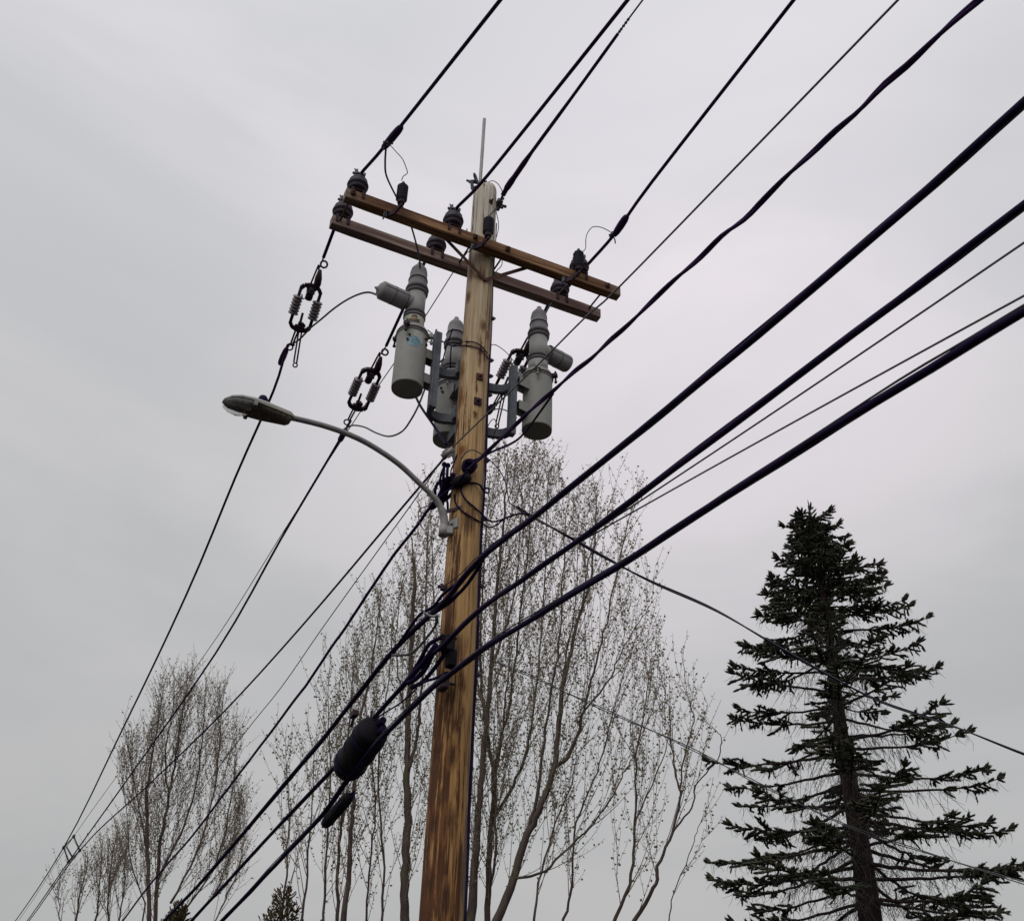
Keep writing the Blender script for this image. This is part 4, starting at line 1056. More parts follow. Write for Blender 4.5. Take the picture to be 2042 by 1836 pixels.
# ------------------------------------------------------------------ telecom bundles
def bundle(name, pts, Q, dn, df, rad, label, group, offs, extra=14):
    """near points first, then far points, through the pole's roadward flank"""
    near, far = pts
    Pn = [on_plane(p, Q, dn) for p in near]; Pf = [on_plane(p, Q, df) for p in far]
    Pn = extend(Pn[::-1], extra)[::-1]; Pf = extend(Pf, 16)
    P = smooth(Pn + Pf, 5)
    t = thing(name, label, 'cable', Pf[0], group)
    for k, (nm, r, du, dz, mt) in enumerate(offs):
        g = Geo(); R = []; rr = []
        for i, q in enumerate(P):
            w = 1 + 0.35 * math.sin(i * 0.37 + k * 2.1)
            R.append(q + U * du * w + ZZ * dz * w + V((0, 0, 0.0025 * math.sin(i * 1.1 + k))))
            rr.append(r * (1 + 0.05 * math.sin(i * 1.7 + k)))
        g.tube(R, rr, 8); obj(nm, g, M[mt], t)
    return P
GT = 'thick black communication cables'
T1 = ([(2042, 205), (1750, 465), (1457, 712), (1250, 880), (1065, 1030), (1005, 1075)], [(960, 1112), (925, 1150), (893, 1192), (862, 1222), (790, 1290), (700, 1402), (640, 1478), (560, 1571), (418, 1739), (327, 1836)])
PT1 = bundle('cable_bundle', T1, W(-.24, -.03, 5.0), heading(25.5), heading(25.5), 0.028, 'upper thick black cable bundle crossing the pole to the upper right edge', GT,
       [('cable', 0.0165, -0.006, -0.007, 'black'), ('cable', 0.0135, 0.011, 0.003, 'black'), ('strand', 0.005, -0.004, 0.016, 'wire')])
T2 = ([(2042, 411), (1700, 668), (1400, 893), (1160, 1072), (1040, 1157), (950, 1222)], [(888, 1283), (862, 1305), (815, 1355), (745, 1432), (670, 1526), (560, 1642), (454, 1757), (386, 1830)])
PT2 = bundle('cable_bundle', T2, W(-.24, -.03, 4.75), heading(25.5), heading(25), 0.028, 'middle thick black cable bundle carrying the large closure left of the pole', GT,
       [('cable', 0.0145, -0.007, -0.005, 'black'), ('cable', 0.0125, 0.010, 0.005, 'black'), ('strand', 0.005, 0, 0.016, 'wire')])
T4 = ([(2042, 622), (1800, 768), (1500, 955), (1250, 1118), (1080, 1222), (960, 1296)], [(890, 1350), (862, 1372), (770, 1462), (700, 1545), (640, 1628), (560, 1712), (500, 1775), (442, 1836)])
PT4 = bundle('cable_bundle', T4, W(-.24, -.03, 4.46), heading(25.5), heading(25), 0.028, 'lowest thick black cable bundle crossing the pole below the others', GT,
       [('cable', 0.0155, -0.007, -0.005, 'black'), ('cable', 0.0125, 0.011, 0.002, 'black'), ('strand', 0.0045, -0.012, 0.011, 'lead')])  # highlight line along this bundle is put into the strand's paler grey
# slack loops beside the pole
def loops(lst, label, name='slack_cable'):
    t = None
    for pts, ds, r, mt in lst:
        P = smooth(strand(pts, ds), 4)
        if t is None: t = thing(name, label, 'cable', P[0])
        g = Geo(); g.tube(P, r, 7); obj('loop', g, M[mt], t)
dT = dep(W(-.26, -.08, 4.9)); dT2 = dep(W(-.24, -.08, 4.6))
loops([([(968, 1100), (945, 1128), (915, 1160), (885, 1183), (868, 1205), (850, 1218), (842, 1221), (825, 1240), (795, 1284)], [dT - .35, dT, dT + .25], .011, 'black'),
       ([(965, 1112), (945, 1146), (920, 1178), (885, 1207), (855, 1230), (830, 1252), (798, 1284)], [dT - .3, dT - .02, dT + .25], .013, 'black'),
       ([(935, 1160), (905, 1195), (880, 1214), (860, 1226)], [dT - .1, dT + .08], .009, 'wire')], 'black slack loops splitting from the upper bundle at the left edge of the pole')
loops([([(844, 1220), (853, 1226), (864, 1229), (872, 1226)], [dT, dT], .009, 'light_alu'),
       ([(872, 1228), (868, 1248), (850, 1272), (832, 1293), (815, 1304), (800, 1306), (781, 1306)], [dT, dT + .2], .0095, 'lead')], 'pale grey strand bowing down from the pole to the upper bundle', 'guide_strand')
loops([([(884, 1285), (865, 1300), (850, 1330), (830, 1352), (812, 1362)], [dT2, dT2 + .15], .018, 'black'), ([(880, 1270), (855, 1285), (838, 1315), (820, 1345)], [dT2, dT2 + .15], .015, 'black'),
       ([(886, 1305), (868, 1330), (850, 1352), (838, 1362), (820, 1372)], [dT2, dT2 + .15], .015, 'black'), ([(870, 1285), (845, 1320), (818, 1350), (800, 1372)], [dT2, dT2 + .2], .02, 'black'),
       ([(892, 1340), (868, 1352), (848, 1358), (835, 1366)], [dT2 - .05, dT2 + .1], .010, 'black'),
       ([(832, 1372), (800, 1400), (768, 1420), (745, 1436)], [dT2 + .1, dT2 + .3], .006, 'black')], 'knot of black cables gathered at the left edge of the pole', 'cable_knot')
g = Geo(); c = at_depth((893, 1285), dT2 - .02)
g.box(c, U * .035, VV * .05, ZZ * .06, .01); g.box(c + U * .03 - ZZ * .1, U * .03, VV * .04, ZZ * .06, .008); g.tube([c - U * .05 + ZZ * .06, c + U * .06 + ZZ * .055], .012, 8)
solo('strand_clamp', g, M['closure'], 'black bolted clamp fixing the middle cable to the pole', 'clamp', 'strand clamps on the pole', c)
g = Geo(); c = at_depth((884, 1362), dT2 - .05); g.box(c, U * .03, VV * .05, ZZ * .05, .01); g.tube([c - U * .03, c + U * .09 + ZZ * .01], .011, 8)
solo('strand_clamp', g, M['iron'], 'small dark clamp fixing the lowest cable to the pole', 'clamp', 'strand clamps on the pole', c)
P, n = on_pole((884, 1172), .02); g = Geo(); g.box(P, U * .02, VV * .02, ZZ * .02, .004)
for k in range(5): g.tube([P, P + V((rnd.uniform(-.04, .02), rnd.uniform(-.03, 0), rnd.uniform(-.04, .04)))], .008, 6)
solo('pole_hook', g, M['iron'], 'small dark hook on the left edge of the pole above the slack loops', 'hook', None, P)
P = [on_pole(p, .03)[0] for p in ((888, 1166), (915, 1147), (950, 1112))] + [at_depth((985, 1092), dep(flank(5.4)) - .1)]
wire('guy_strand', P, .0042, M['iron'], 'thin dark strand rising across the pole face above the cables', 'wire', 5)
# pale drop wires joining the middle bundle
for p, l in (([(2042, 485), (1640, 755), (1330, 965), (1200, 1050), (1150, 1080)], 'upper thin grey drop wire between the middle and lowest cable bundles'),
             ([(2042, 590), (1640, 810), (1400, 942), (1240, 1035), (1175, 1070), (1135, 1092)], 'lower thin grey drop wire between the middle and lowest cable bundles')):
    P = [on_plane(q, W(-.22, -.03, 4.7), heading(25.8)) for q in p]
    P = fit_sag(P); wire('drop_wire', extend(P[::-1], 14), .0042, M['wire_grey'], l, 'wire', 6, group='thin drop wires beside the cables')
# service drop to the right, and a second thinner one farther back
def drop(pts, D, r, label, n=2, sep=.012, cat='cable', mt='black'):
    P = [at_range(p, d) for p, d in zip(pts, D)]; Q = smooth(extend(P, 16), 6)
    t = thing('service_drop', label, cat, P[0])
    for k in range(n):
        g = Geo(); R = []
        for i, q in enumerate(Q):
            ph = i * .28 + k * math.pi
            R.append(q + V((math.cos(ph) * sep * .4, math.sin(ph) * sep * .4, math.sin(ph) * sep)))
        g.tube(R, r, 6); obj('conductor', g, M[mt if k == 0 else 'lead'], t)
    return P
drop([(1031, 1011), (1050, 1024), (1120, 1062), (1210, 1113), (1300, 1160), (1430, 1218), (1560, 1294), (1660, 1350), (1760, 1400), (1900, 1447), (2042, 1503), (2150, 1540)],
     [7.6, 7.7, 8.2, 8.8, 9.4, 10.2, 11, 11.6, 12.2, 13, 13.8, 14.4], .0085, 'twisted dark service drop sloping from the pole down across the spruce')
drop([(985, 1318), (1060, 1348), (1150, 1390), (1240, 1430), (1340, 1474), (1420, 1513), (1480, 1545), (1560, 1585), (1700, 1650), (1850, 1700), (2042, 1760), (2150, 1790)],
     [16, 16.1, 16.2, 16.4, 16.6, 16.6, 16.6, 16.6, 16.5, 16.4, 16.2, 16], .0072, 'thin distant drop wire sloping behind the poplar and across the lower spruce', 2, .02, 'wire', 'lead')

# ------------------------------------------------------------------ closures on the cables
def closure(pa, pb, Q, dr, R, label, ribs, off):
    a, b = on_plane(pa, Q, dr) + off, on_plane(pb, Q, dr) + off
    ax_ = b - a; L = ax_.length
    t = thing('splice_closure', label, 'closure', (a + b) / 2)
    F = frame(a, ax_, ZZ)
    g = Geo(); g.lathe([(0, 0), (R * .7, 0), (R * .92, L * .04), (R, L * .1), (R * 1.0, L * .48), (R * 1.05, L * .49), (R * 1.05, L * .52), (R, L * .53), (R * .97, L * .9), (R * .85, L * .97), (R * .5, L), (0, L)], F, 26)
    obj('shell', g, M['closure'], t)
    g = Geo()
    for s in (-1, 1): g.tube([F @ V((R * .3 * s, R * .3, -L * .12)), F @ V((R * .3 * s, R * .3, L * .02))], R * .22, 8)
    g.tube([F @ V((0, 0, L)), F @ V((0, 0, L * 1.1))], R * .2, 8); obj('cable_port', g, M['black'], t)
    g = Geo()
    for k in range(ribs):
        th = 2 * math.pi * k / ribs
        g.tube([F @ V((R * math.cos(th), R * math.sin(th), L * .1)), F @ V((R * math.cos(th), R * math.sin(th), L * .88))], R * .05, 4)
    obj('rib', g, M['closure'], t)
    for z_ in (.2, .78):
        g = Geo(); g.lathe([(R * .98, L * z_), (R * 1.05, L * z_ + .002), (R * 1.05, L * z_ + .022), (R * .98, L * z_ + .024)], F, 26); obj('strap', g, M['black'], t)
    g = Geo(); e_ = F.to_3x3() @ V((0, 1, 0)); g.box(F @ V((0, 0, L * .5)), (F.to_3x3() @ V((R * 1.1, 0, 0))), (F.to_3x3() @ V((0, 0, L * .42))), e_ * .006); obj('flange', g, M['closure'], t)
    g = Geo(); g.tube([F @ V((R * .9, 0, L * .15)), F @ V((R * 1.6, 0, L * .12))], R * .08, 6); g.tube([F @ V((R * .9, 0, L * .85)), F @ V((R * 1.6, 0, L * .88))], R * .08, 6); obj('hanger', g, M['iron'], t)
QT2 = W(-.24, -.03, 4.75)
closure((748, 1447), (690, 1530), QT2, heading(25), .128, 'large black barrel-shaped cable closure hanging left of the pole', 0, V((0, 0, -.02)))
closure((698, 1572), (650, 1628), W(-.24, -.03, 4.46), heading(25), .046, 'slim ribbed black closure hanging under the lowest cable', 8, V((0.0, 0, -.06)))
g = Geo(); c = on_plane((708, 1412), W(-.24, -.03, 5.0), heading(25.5)) - ZZ * .05; g.box(c, U * .025, VV * .05, ZZ * .025, .006); g.tube([c, c - ZZ * .09 + VV * .05], .012, 6)
solo('cable_hanger', g, M['iron'], 'small hanger clip under the upper bundle left of the closure', 'clip', None, c)

# ------------------------------------------------------------------ poplars
def in_poly(x, y, poly):
    c = False; n = len(poly); j = n - 1
    for i in range(n):
        xi, yi = poly[i]; xj, yj = poly[j]
        if (yi > y) != (yj > y) and x < (xj - xi) * (y - yi) / (yj - yi) + xi: c = not c
        j = i
    return c
def add_leaf(g, p, d, s, rng):
    d = d.normalized(); x = d.cross(V((rng.gauss(0, 1), rng.gauss(0, 1), rng.gauss(0, 1)))).normalized(); z = d.cross(x)
    b = len(g.v); w = s * rng.uniform(.34, .5)
    g.v += [p, p + d * s * .5 + x * w + z * s * .12, p + d * s * .95 - z * s * .1, p + d * s * .5 - x * w + z * s * .12, p + d * s * .5 - z * s * .04]
    g.face((b, b + 1, b + 4)); g.face((b + 1, b + 2, b + 4)); g.face((b + 2, b + 3, b + 4)); g.face((b + 3, b, b + 4))
def poplar(label, D, stems, poly, seed, leaf=.060, dens=1.0, group=None, twl=1.0, foot=None, thick=.68, leafden=1.0, stop=.45, thin_right=9e9):
    """stems: photo polylines with start/end thickness in photo pixels; twigs fill the outline in poly"""
    rng = random.Random(seed)
    k = D / FPX                                             # metres per photo pixel, roughly
    t = None; twigs = Geo(); leaves = Geo()
    S3 = []
    for i, (pts, w0, w1) in enumerate(stems):
        off = rng.uniform(-1.0, 1.0) if i else 0.0; start = None; d0 = 0.0
        if pts[0][1] < 1800 and S3:                          # springs from an earlier stem: start exactly on it
            best = min(((math.dist(proj(q), pts[0]), q) for Q_, R_ in S3 for q in Q_), key=lambda a: a[0])
            if best[0] < 45: start = best[1]; d0 = math.hypot(start.x, start.y) - D; off = d0 + rng.uniform(-.8, .8)
            else: d0 = off
        elif i: d0 = off
        P = []
        for j, p in enumerate(pts):
            f = min(1, j / 4)
            P.append(at_range(p, D + d0 * (1 - f) + off * f + (rng.uniform(-.06, .06) if j else 0)))
        if start is not None: P[0] = start
        Q = smooth(P, 5)
        Q = [Q[0]] + [q + V((rng.gauss(0, .012), rng.gauss(0, .02), 0)) for q in Q[1:]]
        n = len(Q); R = [max(.006, (w0 + (w1 - w0) * (j / (n - 1)) ** .8) * k * .5 * thick * (1 + rng.uniform(-.06, .06))) for j in range(n)]
        S3.append((Q, R))
    # the foot of the tree, below the frame
    q0 = S3[0][0][0]
    fx = foot or (q0.x, q0.y)
    root = V((fx[0], fx[1], 0))
    t = thing('poplar_tree', label, 'tree', root, group)
    for i, (Q, R) in enumerate(S3):
        low = proj(Q[0])[1] > 1800
        if low:                                             # carry on down to the ground, or join the main trunk
            jn = root + ZZ * (0 if i == 0 else 1.3 + .5 * (i % 3))
            dn = Q[1] - Q[0]
            pre = smooth([jn, jn * .45 + Q[0] * .55 - V((dn.x, dn.y, 0)).normalized() * .0, Q[0]], 4)[:-1]
            Q2 = pre + Q; R2 = [R[0] * (1.5 - .5 * j / len(pre)) for j in range(len(pre))] + R
        else: Q2, R2 = Q, R
        g = Geo(); g.tube(Q2, R2, 8 if R[0] > .03 else 5)
        obj('trunk' if i == 0 else 'limb', g, M['poplar_bark'], t)
    def grow(p, d, L, r, lvl):
        n = max(4, int(L / .17)); st = L / n; P = [p.copy()]; R = [r]
        for j in range(n):
            up_ = .12 if lvl == 1 else .13
            d = (d + V((rng.gauss(0, .055), rng.gauss(0, .055), rng.gauss(0, .03) + up_))).normalized()
            p = p + d * st
            x, y = proj(p)
            if not in_poly(x, y, poly) and (j > 2 and rng.random() < stop or x > 1460): break
            P.append(p.copy()); R.append(max(.0034, r * (1 - .8 * (j + 1) / n)))
            if lvl == 1 and j >= 1 and rng.random() < .62 * min(dens, 1.0):
                a = V((rng.gauss(0, 1), rng.gauss(0, 1), 0)).normalized()
                grow(p, (d * .8 + a * .6).normalized(), rng.uniform(.35, 1.15) * twl, .0052, 2)
        if len(P) < 3: return
        twigs.tube(P, R, 4 if lvl == 1 else 3, caps=False, sm=True)
        for j in range(1, len(P)):
            if lvl == 1 and j < len(P) * .3 and rng.random() < .6: continue
            for _ in range(2):
                if rng.random() > .80 * leafden: continue
                q = P[j - 1] + (P[j] - P[j - 1]) * rng.random()
                dd = V((rng.gauss(0, 1), rng.gauss(0, 1), rng.gauss(-.1, .6)))
                add_leaf(leaves, q + dd.normalized() * .015, dd, leaf * rng.uniform(.5, 1.15), rng)
    for Q, R in S3:
        acc = 0
        for j in range(1, len(Q)):
            acc += (Q[j] - Q[j - 1]).length * dens * 6.0
            while acc > 1:
                acc -= 1
                if proj(Q[j])[0] > thin_right and rng.random() < .6: continue
                tdir = (Q[j] - Q[j - 1]).normalized()
                a = V((rng.gauss(0, 1), rng.gauss(0, 1), 0)).normalized()
                grow(Q[j] + (Q[j - 1] - Q[j]) * rng.random(), (tdir * .8 + a * rng.uniform(.22, .55)).normalized(), rng.uniform(.9, 3.0) * twl, min(R[j] * .5, .0085), 1)
        for _ in range(3): grow(Q[-1], (Q[-1] - Q[-2]).normalized() + V((rng.gauss(0, .2), rng.gauss(0, .2), 0)), rng.uniform(.5, 1.3), R[-1] * .8, 1)
    obj('twigs', twigs, M['twig'], t, kind='stuff'); obj('leaves', leaves, M['leaf'], t, kind='stuff')
    return t
GPo = 'budding poplars behind the pole'
polyR = [(930, 2200), (930, 985), (952, 955), (975, 985), (990, 900), (1010, 930), (1030, 905), (1045, 940), (1062, 905), (1085, 890), (1092, 935), (1120, 915), (1125, 975), (1150, 985), (1175, 985), (1195, 1000), (1225, 1010), (1230, 1060), (1262, 1005), (1268, 1060),
         (1300, 1120), (1305, 1200), (1285, 1230), (1318, 1180), (1320, 1290), (1300, 1300), (1318, 1300), (1318, 1400), (1310, 1460), (1340, 1370), (1375, 1370), (1400, 1420), (1440, 1450), (1445, 1540), (1430, 1600), (1400, 1700), (1420, 1730), (1400, 1800), (1390, 2200)]
poplar('budding poplar rising close behind the right edge of the pole', 22.0,
       [([(938, 1836), (950, 1690), (955, 1595), (970, 1447), (982, 1300), (990, 1180), (1000, 1080), (1008, 990), (1012, 935)], 26, 4),
        ([(972, 1836), (976, 1698), (985, 1570), (975, 1480), (962, 1400), (958, 1300), (962, 1200), (968, 1080), (975, 1000)], 19, 3),
        ([(985, 1560), (1000, 1470), (1020, 1380), (1035, 1250), (1050, 1120), (1062, 1010), (1072, 930)], 10, 3),
        ([(960, 1420), (948, 1330), (945, 1200), (950, 1080), (955, 990)], 7, 2),
        ([(1000, 1640), (1030, 1550), (1052, 1490), (1068, 1380), (1080, 1250), (1088, 1100), (1092, 960)], 11, 3),
        ([(980, 1330), (1010, 1250), (1030, 1150), (1040, 1020), (1042, 945)], 8, 2),
        ([(1000, 1798), (988, 1692), (990, 1560), (1005, 1420), (1015, 1330)], 9, 4)], polyR, 5, dens=.84, group=GPo)
poplar('widest budding poplar with forking limbs between the pole and the spruce', 21.0,
       [([(985, 1850), (1017, 1771), (1047, 1677), (1073, 1618), (1103, 1536), (1117, 1418), (1123, 1359), (1138, 1299), (1157, 1222), (1178, 1157), (1186, 1068), (1188, 1010)], 27, 4),
        ([(1052, 1671), (1070, 1595), (1085, 1477), (1103, 1359), (1115, 1280), (1122, 1150), (1128, 1030)], 12, 3),
        ([(1103, 1536), (1138, 1500), (1164, 1424), (1170, 1388), (1194, 1300), (1218, 1200), (1240, 1100), (1255, 1030)], 12, 3),
        ([(1038, 1762), (1085, 1736), (1144, 1680), (1173, 1653), (1217, 1595), (1244, 1541), (1267, 1503), (1290, 1440)], 9, 2),
        ([(1220, 1850), (1259, 1742), (1267, 1639), (1270, 1506), (1288, 1403), (1294, 1353)], 11, 2.5),
        ([(1256, 1850), (1303, 1771), (1312, 1727), (1341, 1659), (1359, 1583), (1356, 1571), (1364, 1506), (1382, 1437), (1372, 1388)], 12, 2.5),
        ([(1356, 1571), (1341, 1506), (1335, 1418), (1326, 1385)], 6, 2), ([(1344, 1659), (1379, 1609), (1391, 1559), (1430, 1515), (1437, 1471), (1420, 1450)], 6, 2),
        ([(1270, 1627), (1300, 1565), (1329, 1491), (1336, 1447)], 6, 2), ([(1170, 1420), (1210, 1360), (1240, 1300), (1275, 1240), (1300, 1200)], 7, 2),
        ([(1160, 1215), (1175, 1120), (1190, 1040), (1215, 1010)], 6, 2), ([(1120, 1850), (1140, 1760), (1150, 1640), (1190, 1540), (1220, 1430), (1245, 1340)], 9, 2.5),
        ([(1064, 1850), (1075, 1760), (1108, 1640), (1140, 1560), (1150, 1480)], 8, 2.5), ([(1330, 1850), (1345, 1780), (1380, 1690), (1395, 1640)], 4, 2),
        ([(1120, 1400), (1130, 1300), (1150, 1180), (1150, 1060)], 8, 2)], polyR, 8, dens=.64, group=GPo, thin_right=1290)
polyL = [(520, 2200), (530, 1500), (555, 1490), (600, 1470), (628, 1480), (640, 1330), (668, 1350), (690, 1290), (720, 1270), (728, 1205), (760, 1195), (790, 1200), (800, 1130), (818, 1140), (822, 1010), (842, 1000), (850, 970), (870, 1010), (880, 1100), (900, 1100), (905, 2200)]
poplar('budding poplar with a snapped-off bare stem left of the pole', 22.5,
       [([(809, 1850), (806, 1740), (813, 1636), (811, 1545), (813, 1447), (820, 1320), (823, 1230), (827, 1163)], 27, 12),
        ([(813, 1543), (830, 1480), (838, 1410), (845, 1300), (850, 1180), (852, 1060)], 12, 3),
        ([(683, 1850), (694, 1760), (701, 1654), (708, 1567), (716, 1445), (736, 1360), (748, 1280), (755, 1220)], 18, 3),
        ([(672, 1850), (675, 1724), (683, 1620), (692, 1500), (700, 1400), (705, 1330), (712, 1285)], 11, 2.5),
        ([(813, 1450), (800, 1380), (790, 1300), (795, 1220), (805, 1150)], 6, 2.5), ([(760, 1850), (765, 1700), (755, 1560), (762, 1450), (775, 1350), (782, 1250)], 8, 2.5),
        ([(645, 1850), (650, 1700), (660, 1560), (655, 1450), (655, 1365)], 8, 2), ([(600, 1850), (615, 1720), (622, 1600), (628, 1500)], 8, 2), ([(560, 1850), (572, 1720), (575, 1600), (570, 1510)], 7, 2),
        ([(860, 1850), (862, 1700), (865, 1560), (872, 1420), (870, 1250), (862, 1110), (858, 1010)], 8, 2.5), ([(730, 1850), (738, 1720), (748, 1600), (738, 1500), (728, 1400)], 7, 2.5)], polyL, 21, dens=.70, group=GPo)
polyF = [(215, 2200), (240, 1560), (235, 1490), (262, 1460), (290, 1445), (308, 1430), (318, 1370), (328, 1345), (345, 1350), (375, 1338), (390, 1370), (405, 1365), (425, 1370), (448, 1368), (445, 1440), (470, 1435), (474, 1500), (470, 1570), (486, 1590), (496, 1660), (505, 2200)]
poplar('distant budding poplar standing alone at lower left behind the wires', 30.0,
       [([(297, 1850), (295, 1698), (292, 1590), (298, 1540), (312, 1460), (322, 1400)], 15, 3), ([(309, 1850), (318, 1698), (336, 1595), (344, 1545), (355, 1477), (368, 1400), (375, 1360)], 14, 2.5),
        ([(318, 1600), (330, 1500), (342, 1430), (348, 1375)], 7, 2), ([(330, 1750), (370, 1640), (395, 1540), (405, 1450), (410, 1385)], 9, 2), ([(340, 1800), (400, 1680), (430, 1560), (440, 1450), (445, 1390)], 8, 2),
        ([(350, 1840), (430, 1720), (460, 1600), (470, 1500), (472, 1450)], 7, 2), ([(295, 1700), (275, 1600), (262, 1530), (255, 1475)], 6, 2), ([(380, 1840), (440, 1760), (466, 1660), (478, 1600)], 6, 2),
        ([(290, 1800), (262, 1720), (255, 1640), (245, 1560)], 5, 2), ([(420, 1850), (455, 1780), (482, 1710), (488, 1650)], 5, 2)], polyF, 33, leaf=.055, dens=1.2, group=GPo, leafden=.85, thick=.58, stop=.85)
polyG = [(95, 2200), (110, 1790), (120, 1745), (135, 1790), (155, 1740), (172, 1712), (188, 1715), (200, 1690), (212, 1700), (222, 1660), (235, 1655), (245, 1700), (255, 1680), (260, 2200)]
poplar('low budding poplar at the bottom left corner beside the distant one', 33.0,
       [([(215, 1850), (218, 1760), (228, 1680)], 6, 2), ([(190, 1850), (198, 1770), (205, 1700)], 6, 2), ([(150, 1850), (160, 1780), (175, 1722)], 6, 2), ([(120, 1850), (118, 1800), (116, 1762)], 3, 1.5), ([(235, 1850), (245, 1780), (250, 1700)], 5, 2)],
       polyG, 41, dens=2.1, group=GPo, foot=None, leafden=.8, leaf=.055, thick=.7, stop=.8)

# ------------------------------------------------------------------ cedar tops at the bottom edge
def cedar(label, p, D, h, w, seed):
    rng = random.Random(seed); top = at_range(p, D); t = thing('cedar_tree', label, 'tree', V((top.x, top.y, 0)), 'dark cedar tops at the bottom edge')
    g = Geo(); g.tube([V((top.x, top.y, 0)), V((top.x, top.y, top.z - .2))], [.12, .02], 8); obj('trunk', g, M['spruce_bark'], t)
    g = Geo()
    for i in range(9000):
        z = rng.random() ** .8 * h; a = rng.uniform(0, 6.283); lob = .75 + .45 * mnoise.noise(V((math.cos(a) * 2, math.sin(a) * 2, z * 2.2 + seed))); r = w * lob * min(1, (z / h) ** .6 * 1.35 + .05) * math.sqrt(rng.uniform(.05, 1))
        if mnoise.noise(V((math.cos(a) * r * 5, math.sin(a) * r * 5, z * 5 + seed))) < -.12: continue
        p0 = V((top.x + r * math.cos(a), top.y + r * math.sin(a), top.z - z + rng.uniform(-.1, .1)))
        d = V((math.cos(a) * .5, math.sin(a) * .5, rng.uniform(.5, 1.2))).normalized(); x = d.orthogonal().normalized(); L = rng.uniform(.035, .10); b = len(g.v); x = x * .42; d = (d + V((rng.gauss(0, .5), rng.gauss(0, .5), 0))).normalized()
        g.v += [p0 - x * .02, p0 + x * .02, p0 + d * L * .6 + x * .03, p0 + d * L, p0 + d * L * .6 - x * .03]; g.face((b, b + 1, b + 2, b + 3, b + 4))
    obj('foliage', g, M['cedar'], t, kind='stuff')
cedar('dark olive cedar top at the bottom edge left of the pole', (568, 1778), 19, 3.2, .95, 3)
cedar('smaller dark cedar top at the bottom edge under the left poplar', (358, 1806), 21, 2.8, .75, 4)

# ------------------------------------------------------------------ spruce
rng = random.Random(77)
DS = 18.0
top = at_range((1613, 998), DS)
spr = thing('spruce_tree', 'dark spruce with a pointed top and layered branches at lower right', 'tree', V((top.x, top.y, 0)))
TX, TY, TZ = top
def trunk_r(z): return .012 + (TZ - z) * .0225
g = Geo(); zz = [0, 1, 2, 3, 4, 5, 6, 7, 8, 9, 10, 10.5, 11, 11.5, 12, 12.5]
zz = [z for z in zz if z < TZ - .3] + [TZ - .3, TZ - .1]
g.tube([V((TX + .03 * math.sin(z * 1.3), TY + .03 * math.cos(z), z)) for z in zz], [trunk_r(z) for z in zz], 12); obj('trunk', g, M['spruce_bark'], spr)
def shoot(g, p, d, L, r):
    d = d.normalized(); a = d.orthogonal().normalized(); b = d.cross(a); base = len(g.v); n = 4
    for t_, s_ in ((0, .45), (.3, 1.0), (.75, .8)):
        for k in range(n):
            th = 6.283 * k / n + t_; g.v.append(p + d * L * t_ + (a * math.cos(th) + b * math.sin(th)) * r * s_)
    g.v.append(p + d * L)
    for i in range(2):
        for k in range(n):
            k2 = (k + 1) % n; g.face((base + i * n + k, base + i * n + k2, base + (i + 1) * n + k2, base + (i + 1) * n + k))
    for k in range(n): g.face((base + 2 * n + k, base + 2 * n + (k + 1) % n, base + 3 * n))
    for k in range(7):                                      # needles standing off the shoot
        th = rng.uniform(0, 6.283); e = a * math.cos(th) + b * math.sin(th); q = p + d * L * rng.uniform(.05, .95); l = rng.uniform(.022, .034); s = d.cross(e) * .005
        j = len(g.v); g.v += [q + e * r * .5 - s, q + e * r * .5 + s, q + e * (r * .6 + l) + d * l * .9]; g.face((j, j + 1, j + 2))
k18 = DS / FPX / math.cos(math.radians(22))
prof = [(0, .02), (.25, .10), (.5, .34), (.75, .50), (1.15, .62), (1.35, .95), (2.0, 1.2), (2.8, 1.55), (3.5, 1.9), (4.3, 1.95), (5.2, 2.25), (6.3, 2.45), (7.0, 2.6), (9.5, 3.0)]
def radius(dz):
    for (a, ra), (b, rb) in zip(prof[:-1], prof[1:]):
        if dz <= b: return ra + (rb - ra) * (dz - a) / (b - a)
    return prof[-1][1]
levels = []
dz = .50
while dz < 8.9:
    levels.append(dz); dz += (.19 if dz < 1.3 else .225 + .010 * dz)
ga = 0
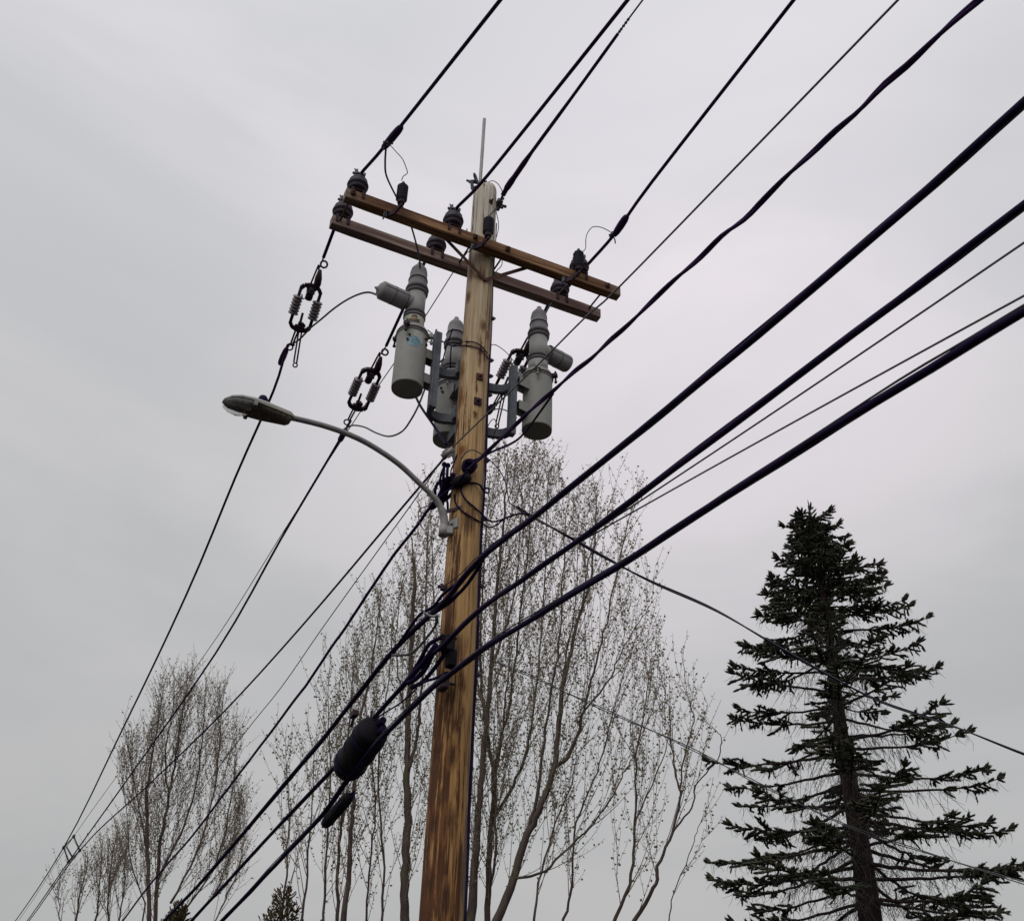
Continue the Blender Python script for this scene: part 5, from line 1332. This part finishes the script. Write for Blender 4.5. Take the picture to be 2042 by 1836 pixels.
# leader
g = Geo()
shoot(g, V((TX, TY, TZ - .32)), V((-.06, 0, 1)), .36, .013)
for z_ in (.50, .42, .34, .26, .15):
    for k in range(3 if z_ > .3 else 2):
        a = rng.uniform(0, 6.283); shoot(g, V((TX, TY, TZ - z_ - .05)), V((math.cos(a) * .8, math.sin(a) * .8, .8)), .16, .02)
for i in range(300):                                        # dense foliage round the upper stem
    dz = rng.uniform(.55, 3.3); a = rng.uniform(0, 6.283); rr = rng.uniform(.0, max(.03, min(.38 * (dz - .45) + .03, .27)))
    shoot(g, V((TX + rr * math.cos(a), TY + rr * math.sin(a), TZ - dz)), V((math.cos(a) * 1.0, math.sin(a) * 1.0, rng.uniform(-.1, .9))), rng.uniform(.12, .22), .028)
obj('leader_needles', g, M['needle'], spr, kind='stuff')
dead = Geo()
nb = 0
for dz in levels:
    per = 4 if dz < .8 else (5 if dz < 2.5 else rng.choice((4, 4, 5)))
    a0 = rng.uniform(0, 6.283)
    for k in range(per):
        az_ = a0 + 6.283 * k / per + rng.uniform(-.35, .35)
        R = radius(dz) * rng.uniform(.80, 1.08) * (1.0 if dz < 5 else .93)
        if dz > 1.2 and rng.random() < .12: R *= rng.uniform(.4, .7)
        h0 = V((math.cos(az_), math.sin(az_), 0)); sidev = V((-math.sin(az_), math.cos(az_), 0))
        rise = max(-.34, .62 - .44 * dz) if dz < 2.2 else -.28 - .02 * dz + rng.uniform(-.08, .10)
        n = max(4, int(R / .14)); P = []
        z0 = TZ - dz + rng.uniform(-.08, .08); bend = rng.uniform(-.12, .12)
        for j in range(n + 1):
            s = j / n
            if dz < 1.6: zc = rise * R * s * (1 - .15 * s)
            else: zc = R * (.10 * math.sin(s * 2.2) + rise * s + (.20 - .2 * rise) * s ** 3 * .9)
            P.append(V((TX, TY, z0)) + h0 * (R * s) + sidev * (bend * R * s * s) + ZZ * zc + V((rng.gauss(0, .008), rng.gauss(0, .008), rng.gauss(0, .008))))
        rb = min(.034, .010 + .010 * R)
        g = Geo(); g.tube(P, [rb * (1 - .75 * j / n) for j in range(n + 1)], 5, caps=False)
        br_ = obj('branch', g, M['spruce_bark'], spr)
        f = Geo(); start = .05 if dz < 1.3 else (.25 if dz < 2.4 else rng.uniform(.36, .58) if dz < 3.6 else rng.uniform(.46, .66))
        for j in range(1, n + 1):
            s = j / n; q = P[j]; d = (P[j] - P[j - 1]).normalized()
            if dz > 1.3:                                    # a fringe of fine bare twigs under every bough
                for _ in range(4):
                    e = (sidev * rng.uniform(-1, 1) + h0 * rng.uniform(-.3, .6) - ZZ * rng.uniform(.3, 1.2)).normalized(); L = rng.uniform(.08, .26); q0 = q + sidev * rng.uniform(-.25, .25) * R * .5
                    m = q0 + e * L * .55; dead.tube([q0, m, m + (e + V((rng.gauss(0, .4), rng.gauss(0, .4), 0))).normalized() * L * .45], [.0034, .0028, .002], 3, caps=False)
            if s < start:
                if dz > 1.3:
                    for _ in range(2):                      # bare hanging twigs near the stem
                        if rng.random() < .8:
                            e = (sidev * rng.uniform(-1, 1) + h0 * rng.uniform(-.1, .7) + ZZ * rng.uniform(-.9, .1)).normalized(); L = rng.uniform(.2, .6)
                            m = q + e * L * .5 + V((0, 0, -.04)); dead.tube([q, m, m + e * L * .5 - ZZ * .1], [.0045, .0035, .0025], 3, caps=False)
                            for _k in range(2):
                                e2 = (e + V((rng.gauss(0, .7), rng.gauss(0, .7), rng.gauss(-.3, .5)))).normalized(); dead.tube([m, m + e2 * L * .4], [.003, .002], 3, caps=False)
                continue
            w = (.40 * R ** .5 if dz > 1 else .26) * (1 - .72 * (s - start) / (1 - start + 1e-6)) * min(1, (s - start) * 5 + .35)
            for sg in (-1, 1):                              # side sprays in the plane of the branch
                for q_ in (q, (q + P[j - 1]) / 2):
                    if rng.random() < (.16 if dz < 2.2 else .36 if dz < 3.6 else .46): continue
                    L = w * rng.uniform(.45, 1.05)
                    e = (sidev * sg * rng.uniform(.7, 1) + h0 * rng.uniform(.5, .9) + ZZ * rng.uniform(-.32, .12)).normalized()
                    m = max(1, int(L / .085)); pt = q_.copy()
                    for i in range(m):
                        nx = pt + e * L / m
                        shoot(f, pt, e, L / m * 1.35, .023)
                        for s2 in (-1, 1):
                            if rng.random() < .5: shoot(f, nx, (e + sidev.cross(ZZ) * .0 + h0 * s2 * .55 + V((0, 0, rng.uniform(-.35, .3)))).normalized(), rng.uniform(.08, .15), .022)
                        pt = nx; e = (e + V((0, 0, .05))).normalized()
                    if dz > 1.4 and rng.random() < .55:     # hanging twiglets under the bough
                        e = (sidev * sg * rng.uniform(.1, .8) + h0 * rng.uniform(-.1, .4) - ZZ).normalized(); pt = q_ + sidev * sg * rng.uniform(0, w * .6)
                        for i in range(rng.choice((1, 1, 2))):
                            l = rng.uniform(.05, .10); shoot(f, pt, e, l * 1.2, .016); pt = pt + e * l; e = (e + V((rng.gauss(0, .25), rng.gauss(0, .25), .1))).normalized()
            shoot(f, q, (d + ZZ * rng.uniform(.0, .7) + sidev * rng.uniform(-.3, .3)).normalized(), rng.uniform(.1, .17), .024)
        d = (P[-1] - P[-2]).normalized()
        for e in (d, d + sidev * .6, d - sidev * .6, d + ZZ * .6): shoot(f, P[-1], e + ZZ * .25, rng.uniform(.13, .2), .024)
        obj('needles', f, M['needle'], br_)
        nb += 1
obj('dead_twigs', dead, M['deadtwig'], spr, kind='stuff')

# the helper marks have done their work
for o in bpy.data.objects:
    for key in ('_o', '_local'):
        if key in o: del o[key]
